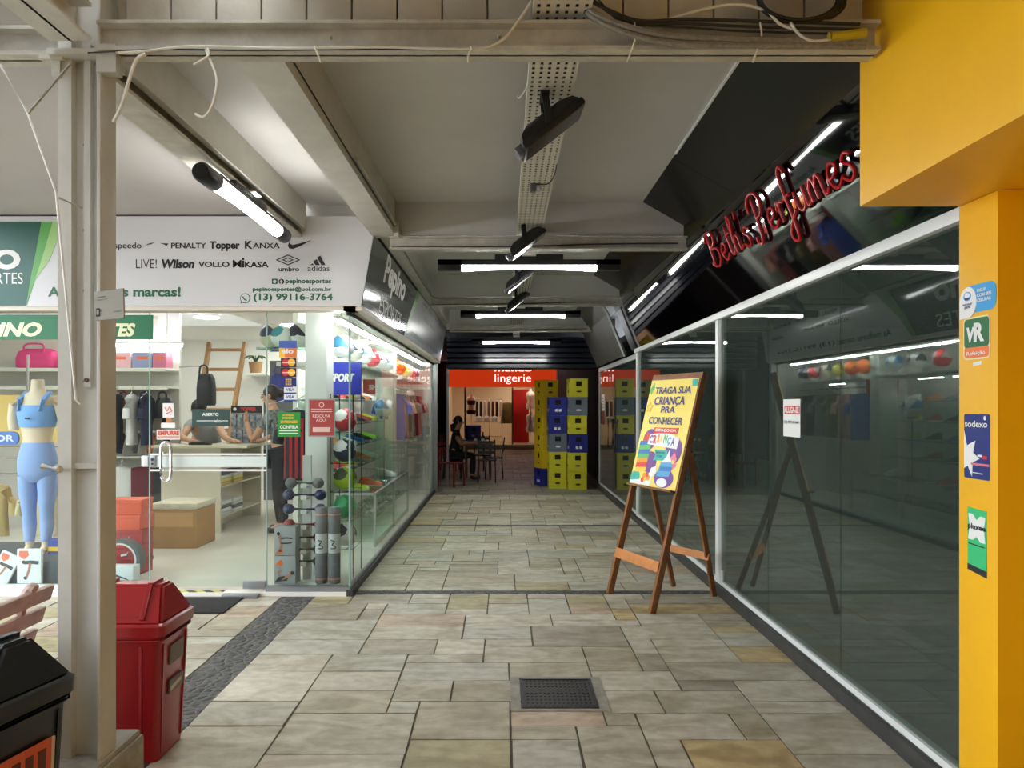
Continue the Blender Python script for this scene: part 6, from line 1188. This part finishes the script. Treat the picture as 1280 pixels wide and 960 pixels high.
for i in range(6): mb = MB(navyb); z = zs + i * .098; mb.prism([(-1.05, 14.16, z), (-1.05, 14.10, z + .02), (-1.05, 14.12, z + .085), (-1.05, 14.19, z + .094), (-1.05, 14.24, z + .094), (-1.05, 14.24, z)], (2.76, 0, 0), navyb); mb.build('slat', sh)
mb = MB(navyb); mb.box(-1.05, 1.71, 14.24, 14.5, 2.24, 2.84); mb.build('casing', sh)
CR = {'yellow': M('crate_yellow', (206, 196, 40), .45), 'gold': M('crate_gold', (214, 176, 30), .45), 'blue': M('crate_blue', (30, 36, 130), .45), 'grey': M('crate_grey', (104, 112, 124), .45)}
hole = M('crate_inside', (24, 22, 20), .8)
def crate(label, x, y, z, rz, col):
    t = thing('beer_crate', label, 'crate', (x, y, z), rz, 'stacked beer crates'); m = CR[col]; w, d, h = .33, .38, .345
    mb = MB(m); e = .018
    for s in (-1, 1):
        for a, b, c, d_ in ((-w / 2, w / 2, 0, .20), (-w / 2, -.055, .2, .29), (.055, w / 2, .2, .29), (-w / 2, w / 2, .29, h - .004)):
            y0 = s * (d / 2 - e); mb.box(a, b, y0, s * d / 2, c, d_)
        for a, b, c, d_ in ((-d / 2 + e, d / 2 - e, 0, .20), (-d / 2 + e, -.055, .2, .29), (.055, d / 2 - e, .2, .29), (-d / 2 + e, d / 2 - e, .29, h - .004)):
            x0 = s * (w / 2 - e); mb.box(x0, s * w / 2, a, b, c, d_)
    mb.box(-w / 2 + e, w / 2 - e, -d / 2 + e, d / 2 - e, .01, .03); mb.box(-w / 2 - .004, w / 2 + .004, -d / 2 - .004, d / 2 + .004, h - .03, h - .003); sl = mb.build('shell', t, local=True)
    mb = MB(hole); mb.box(-w / 2 + .03, w / 2 - .03, -d / 2 + .03, d / 2 - .03, .03, h - .035); mb.build('inner_shade', t, local=True)  # plain dark block standing in for the shade inside the crate
    mb = MB(M('crate_print', (50, 46, 30), .6) if col in ('yellow', 'gold') else wht)
    for p in (Plane2((0, -d / 2 - .001, 0), (1, 0, 0), (0, 0, 1)), Plane2((-w / 2 - .001, 0, 0), (0, -1, 0), (0, 0, 1))): disc(mb, p, 0, .10, .05, .018, None, 0) if col != 'blue' else (rect(mb, p, -.06, -.01, .07, .12, None, 0), rect(mb, p, .01, .06, .07, .12, None, 0))
    mb.build('print', sl, local=True); return t
def stack(x, y, rz, cols, where):
    od = ('lowest', 'second from the floor', 'third from the floor', 'fourth from the floor', 'fifth from the floor', 'topmost')
    for i, c in enumerate(cols): crate('%s beer crate, %s in the %s stack' % ('yellow' if c == 'gold' else c, od[i] if i < len(cols) - 1 else 'topmost', where), x + random.uniform(-.006, .006), y, i * .345 + .001, rz + R(random.uniform(-2, 2)), c)
stack(.83, 15.1, R(22), ('blue', 'gold', 'gold', 'gold', 'gold', 'gold'), 'rear left'); stack(1.005, 14.68, R(2), ('yellow', 'yellow', 'grey', 'blue', 'blue'), 'middle, shorter'); stack(1.37, 14.44, R(4), ('yellow', 'yellow', 'blue', 'yellow', 'grey', 'yellow'), 'front right')
def chair(label, x, y, rz, m):
    t = thing('bar_chair', label, 'chair', (x, y, 0), rz, 'chairs in the shaded bar'); mb = MB(m); mb.box(-.2, .2, -.2, .2, .44, .465, None, .01); mb.build('seat', t, local=True)
    for a, b in ((-.18, -.18), (.18, -.18)): mb = MB(m); mb.bar((a, b, 0), (a * .9, b * .9, .44), .025, .025); mb.build('leg', t, local=True)
    for a in (-.18, .18): mb = MB(m); mb.bar((a, .2, 0), (a * .95, .17, .45), .025, .025); mb.bar((a * .95, .17, .45), (a * .9, .23, .88), .025, .025); mb.build('leg', t, local=True)
    mb = MB(m)
    for z in (.62, .72, .82): mb.bar((-.17, .20 + (z - .45) * .08, z), (.17, .20 + (z - .45) * .08, z), .012, .06, up=(0, 0, 1))
    mb.build('backrest', t, local=True); return t
cbk, crd = M('chair_dark', (34, 30, 28), .5), M('chair_red', (110, 28, 26), .5)
chair('dark bar chair under the seated person', -1.1, 16.5, R(90), cbk); chair('dark bar chair facing the seated person across the table', -.22, 16.5, R(-90), cbk); chair('dark red bar chair just past the grey post', -1.02, 14.9, R(60), crd); chair('dark bar chair behind the occupied table', -.5, 17.3, 0, cbk); chair('dark bar chair with its back to the passage', -.35, 15.75, R(180), cbk); chair('dark red bar chair at the rear table', -1.3, 18.6, R(80), crd)
def table(label, x, y, m):
    t = thing('bar_table', label, 'table', (x, y, 0)); mb = MB(m); mb.box(-.3, .3, -.3, .3, .725, .75, None, .005); mb.build('tabletop', t, local=True)
    for a in (-.26, .26):
        for b in (-.26, .26): mb = MB(m); mb.bar((a, b, 0), (a, b, .725), .03, .03); mb.build('leg', t, local=True)
tb = M('table_brown', (86, 62, 42), .5)
table('small brown bar table in front of the seated person', -.55, 16.5, tb); table('rear brown bar table before the lit lingerie shop', -.75, 18.6, tb)
crate('blue beer crate standing on the rear bar table', -.75, 18.6, .751, R(10), 'blue')
bot = glass_mat('bottle_glass', (120, 80, 40), 1.5)
for i, (x, y) in enumerate(((-.62, 16.62), (-.45, 16.4))):
    t = thing('bottle', ('brown bottle on the far side of the occupied bar table', 'brown bottle on the near side of the occupied bar table')[i], 'bottle', (x, y, .75)); mb = MB(M('bottle_brown', (70, 40, 20), .15)); mb.lathe((x, y, .75), [(.033, 0), (.036, .01), (.036, .15), (.015, .2), (.013, .25), (.015, .255)], None, 12); mb.build('body', t); mb = MB(wht); mb.lathe((x, y, .80), [(.0368, 0), (.0368, .06)], wht, 12); mb.build('label', t)
# lingerie shop
LY = 28.0; wm = M('lingerie_wall', (244, 232, 210), .7)
mb = MB(dw); mb.box(-4, -2.05, LY, LY + .1, 0, 3.2); mb.box(1.9, 3.5, LY, LY + .1, 0, 3.2); struct(mb.build('wall_back', origin=(0, 0, 0)))
mb = MB(wm); mb.box(-2.05, 1.9, LY + 3, LY + 3.1, 0, 3.0); struct(mb.build('wall_rear', origin=(0, 0, 0)))
for x in (-2.15, 1.9): mb = MB(wm); mb.box(x, x + .1, LY + .1, LY + 3, 0, 3.0); struct(mb.build('wall_right', origin=(0, 0, 0)))
mb = MB(M('lingerie_floor', (214, 190, 156), .4)); mb.box(-2.05, 1.9, LY - .25, LY + 3, -.02, .16); struct(mb.build('floor', origin=(0, 0, 0)))
mb = MB(wm); mb.box(-2.05, 1.9, LY, LY + 3, 2.55, 2.6); struct(mb.build('ceiling', origin=(0, 0, 0)))
ls = thing('shop_sign', 'glowing orange-red lingerie sign at the far end of the passage', 'sign', (-.1, LY - .1, 2.25)); om = M('sign_orange_lit', (236, 66, 24), .5, emit=.3)
mb = MB(om); mb.box(-2.05, 1.9, LY - .14, LY, 2.25, 3.0); mb.build('panel', ls); p3 = Plane2((0, LY - .142, 0), (1, 0, 0), (0, 0, 1)); wl = M('sign_letter_lit', (255, 250, 240), .5, emit=1.0)
mb = MB(wl); text(mb, 'lingerie', p3, -.33, .98, 2.36, 2.72, wl, -.012, 0, .01); text(mb, 'mundo', p3, -.35, 1.0, 2.82, 2.96, wl, .02, 0, .01); mb.build('lettering', ls)
wmglow = M('warm_glow', (255, 236, 205), .4, emit=WARM)
for i, (x, y) in enumerate(((-1.3, 28.8), (-.2, 28.8), (1.1, 28.8), (.4, 30.2))): mb = MB(wmglow); mb.lathe((x, y, 2.535), [(.14, 0), (.14, .015)], wmglow); tag(mb.build('ceiling_light'), ('warm ceiling light at the left of the lingerie shop', 'warm ceiling light in the middle of the lingerie shop', 'warm ceiling light at the right of the lingerie shop', 'warm ceiling light at the back of the lingerie shop')[i], 'lamp')
mb = MB(M('door_wood', (180, 150, 110), .5)); mb.box(.28, .34, LY + .02, LY + .1, .16, 2.25); mb.box(-1.45, -1.38, LY + .02, LY + .1, .16, 2.25); struct(mb.build('trim_20', origin=(0, 0, 0)))
mb = MB(M('lingerie_red', (190, 30, 30), .6)); mb.box(.3, .95, LY + 1.4, LY + 1.45, .16, 2.2); tag(mb.build('panel'), 'red upright panel inside the lingerie shop', 'panel')
def bust(label, x, y, z, m, full=True):
    t = thing('mannequin', label, 'mannequin', (x, y, z)); mb = MB(M('bust_white', (238, 236, 232), .4)); mb.loft([(x, y, z + a, b, c) for a, b, c in ((0, .14, .1), (.1, .17, .12), (.3, .12, .09), (.45, .15, .11), (.58, .17, .1), (.64, .12, .07), (.68, .05, .05), (.76, .05, .05))], None, 16); mb.cyl((x, y, .16), (x, y, z), .02); mb.lathe((x, y, .16), [(.14, 0), (.14, .015)], None); mb.build('body', t)
    mb = MB(m); mb.loft([(x, y, z + a, b + .006, c + .008) for a, b, c in ((.36, .13, .1), (.45, .15, .11), (.52, .165, .11))], m, 16); mb.loft([(x, y, z + a, b + .006, c + .006) for a, b, c in ((0, .14, .1), (.1, .17, .12), (.15, .16, .115))], m, 16); mb.build('underwear', t)
bust('white lingerie bust standing high at the right of the far shop', 1.0, LY + 1.0, 1.45, wht); bust('white lingerie bust standing low at the right of the far shop', .98, LY + .5, .6, wht); bust('dark clothed bust at the left of the far lingerie shop', -1.22, LY + .6, 1.25, M('cloth_black'))
mb = MB(white); mb.cyl((-1.15, LY + 1, 1.85), (-.05, LY + 1, 1.85), .02, seg=8)
for x in (-1.13, -.55, -.07): mb.cyl((x, LY + 1, .16), (x, LY + 1, 1.85), .02, seg=8)
mb.box(-1.13, -.07, LY + .8, LY + 1.2, .95, .98); mb.box(-1.13, -.07, LY + .8, LY + 1.2, .4, .43); tag(mb.build('clothes_rack'), 'white clothes rack with a shelf in the far lingerie shop', 'rack')
for i in range(7): garment('%s garment on the far lingerie rack, %s from the left' % (('dark', 'navy', 'white', 'grey', 'maroon', 'dark', 'white')[i], ('first', 'second', 'third', 'fourth', 'fifth', 'sixth', 'seventh')[i]), (-1.02 + i * .15, LY + 1, 1.76), .16, .6, (M('cloth_black'), M('cloth_navy'), M('cloth_white', (226, 226, 226), .8), M('cloth_grey'), M('cloth_maroon', (110, 30, 44), .8), M('cloth_black'), M('cloth_white'))[i], 'y', 'garments on the far lingerie rack', False)
for i, (x, z) in enumerate(((-.95, .98), (-.65, .98), (-.35, .98))): bag(('white bundle at the left of the far rack shelf', 'white bundle in the middle of the far rack shelf', 'white bundle at the right of the far rack shelf')[i], x, LY + .95, z, .24, .2, .2, M('cloth_white'), False)
garment('olive garment hanging in the middle of the far lingerie shop', (.12, LY + 1.2, 1.7), .5, .8, M('cloth_olive'), 'x', None, False)
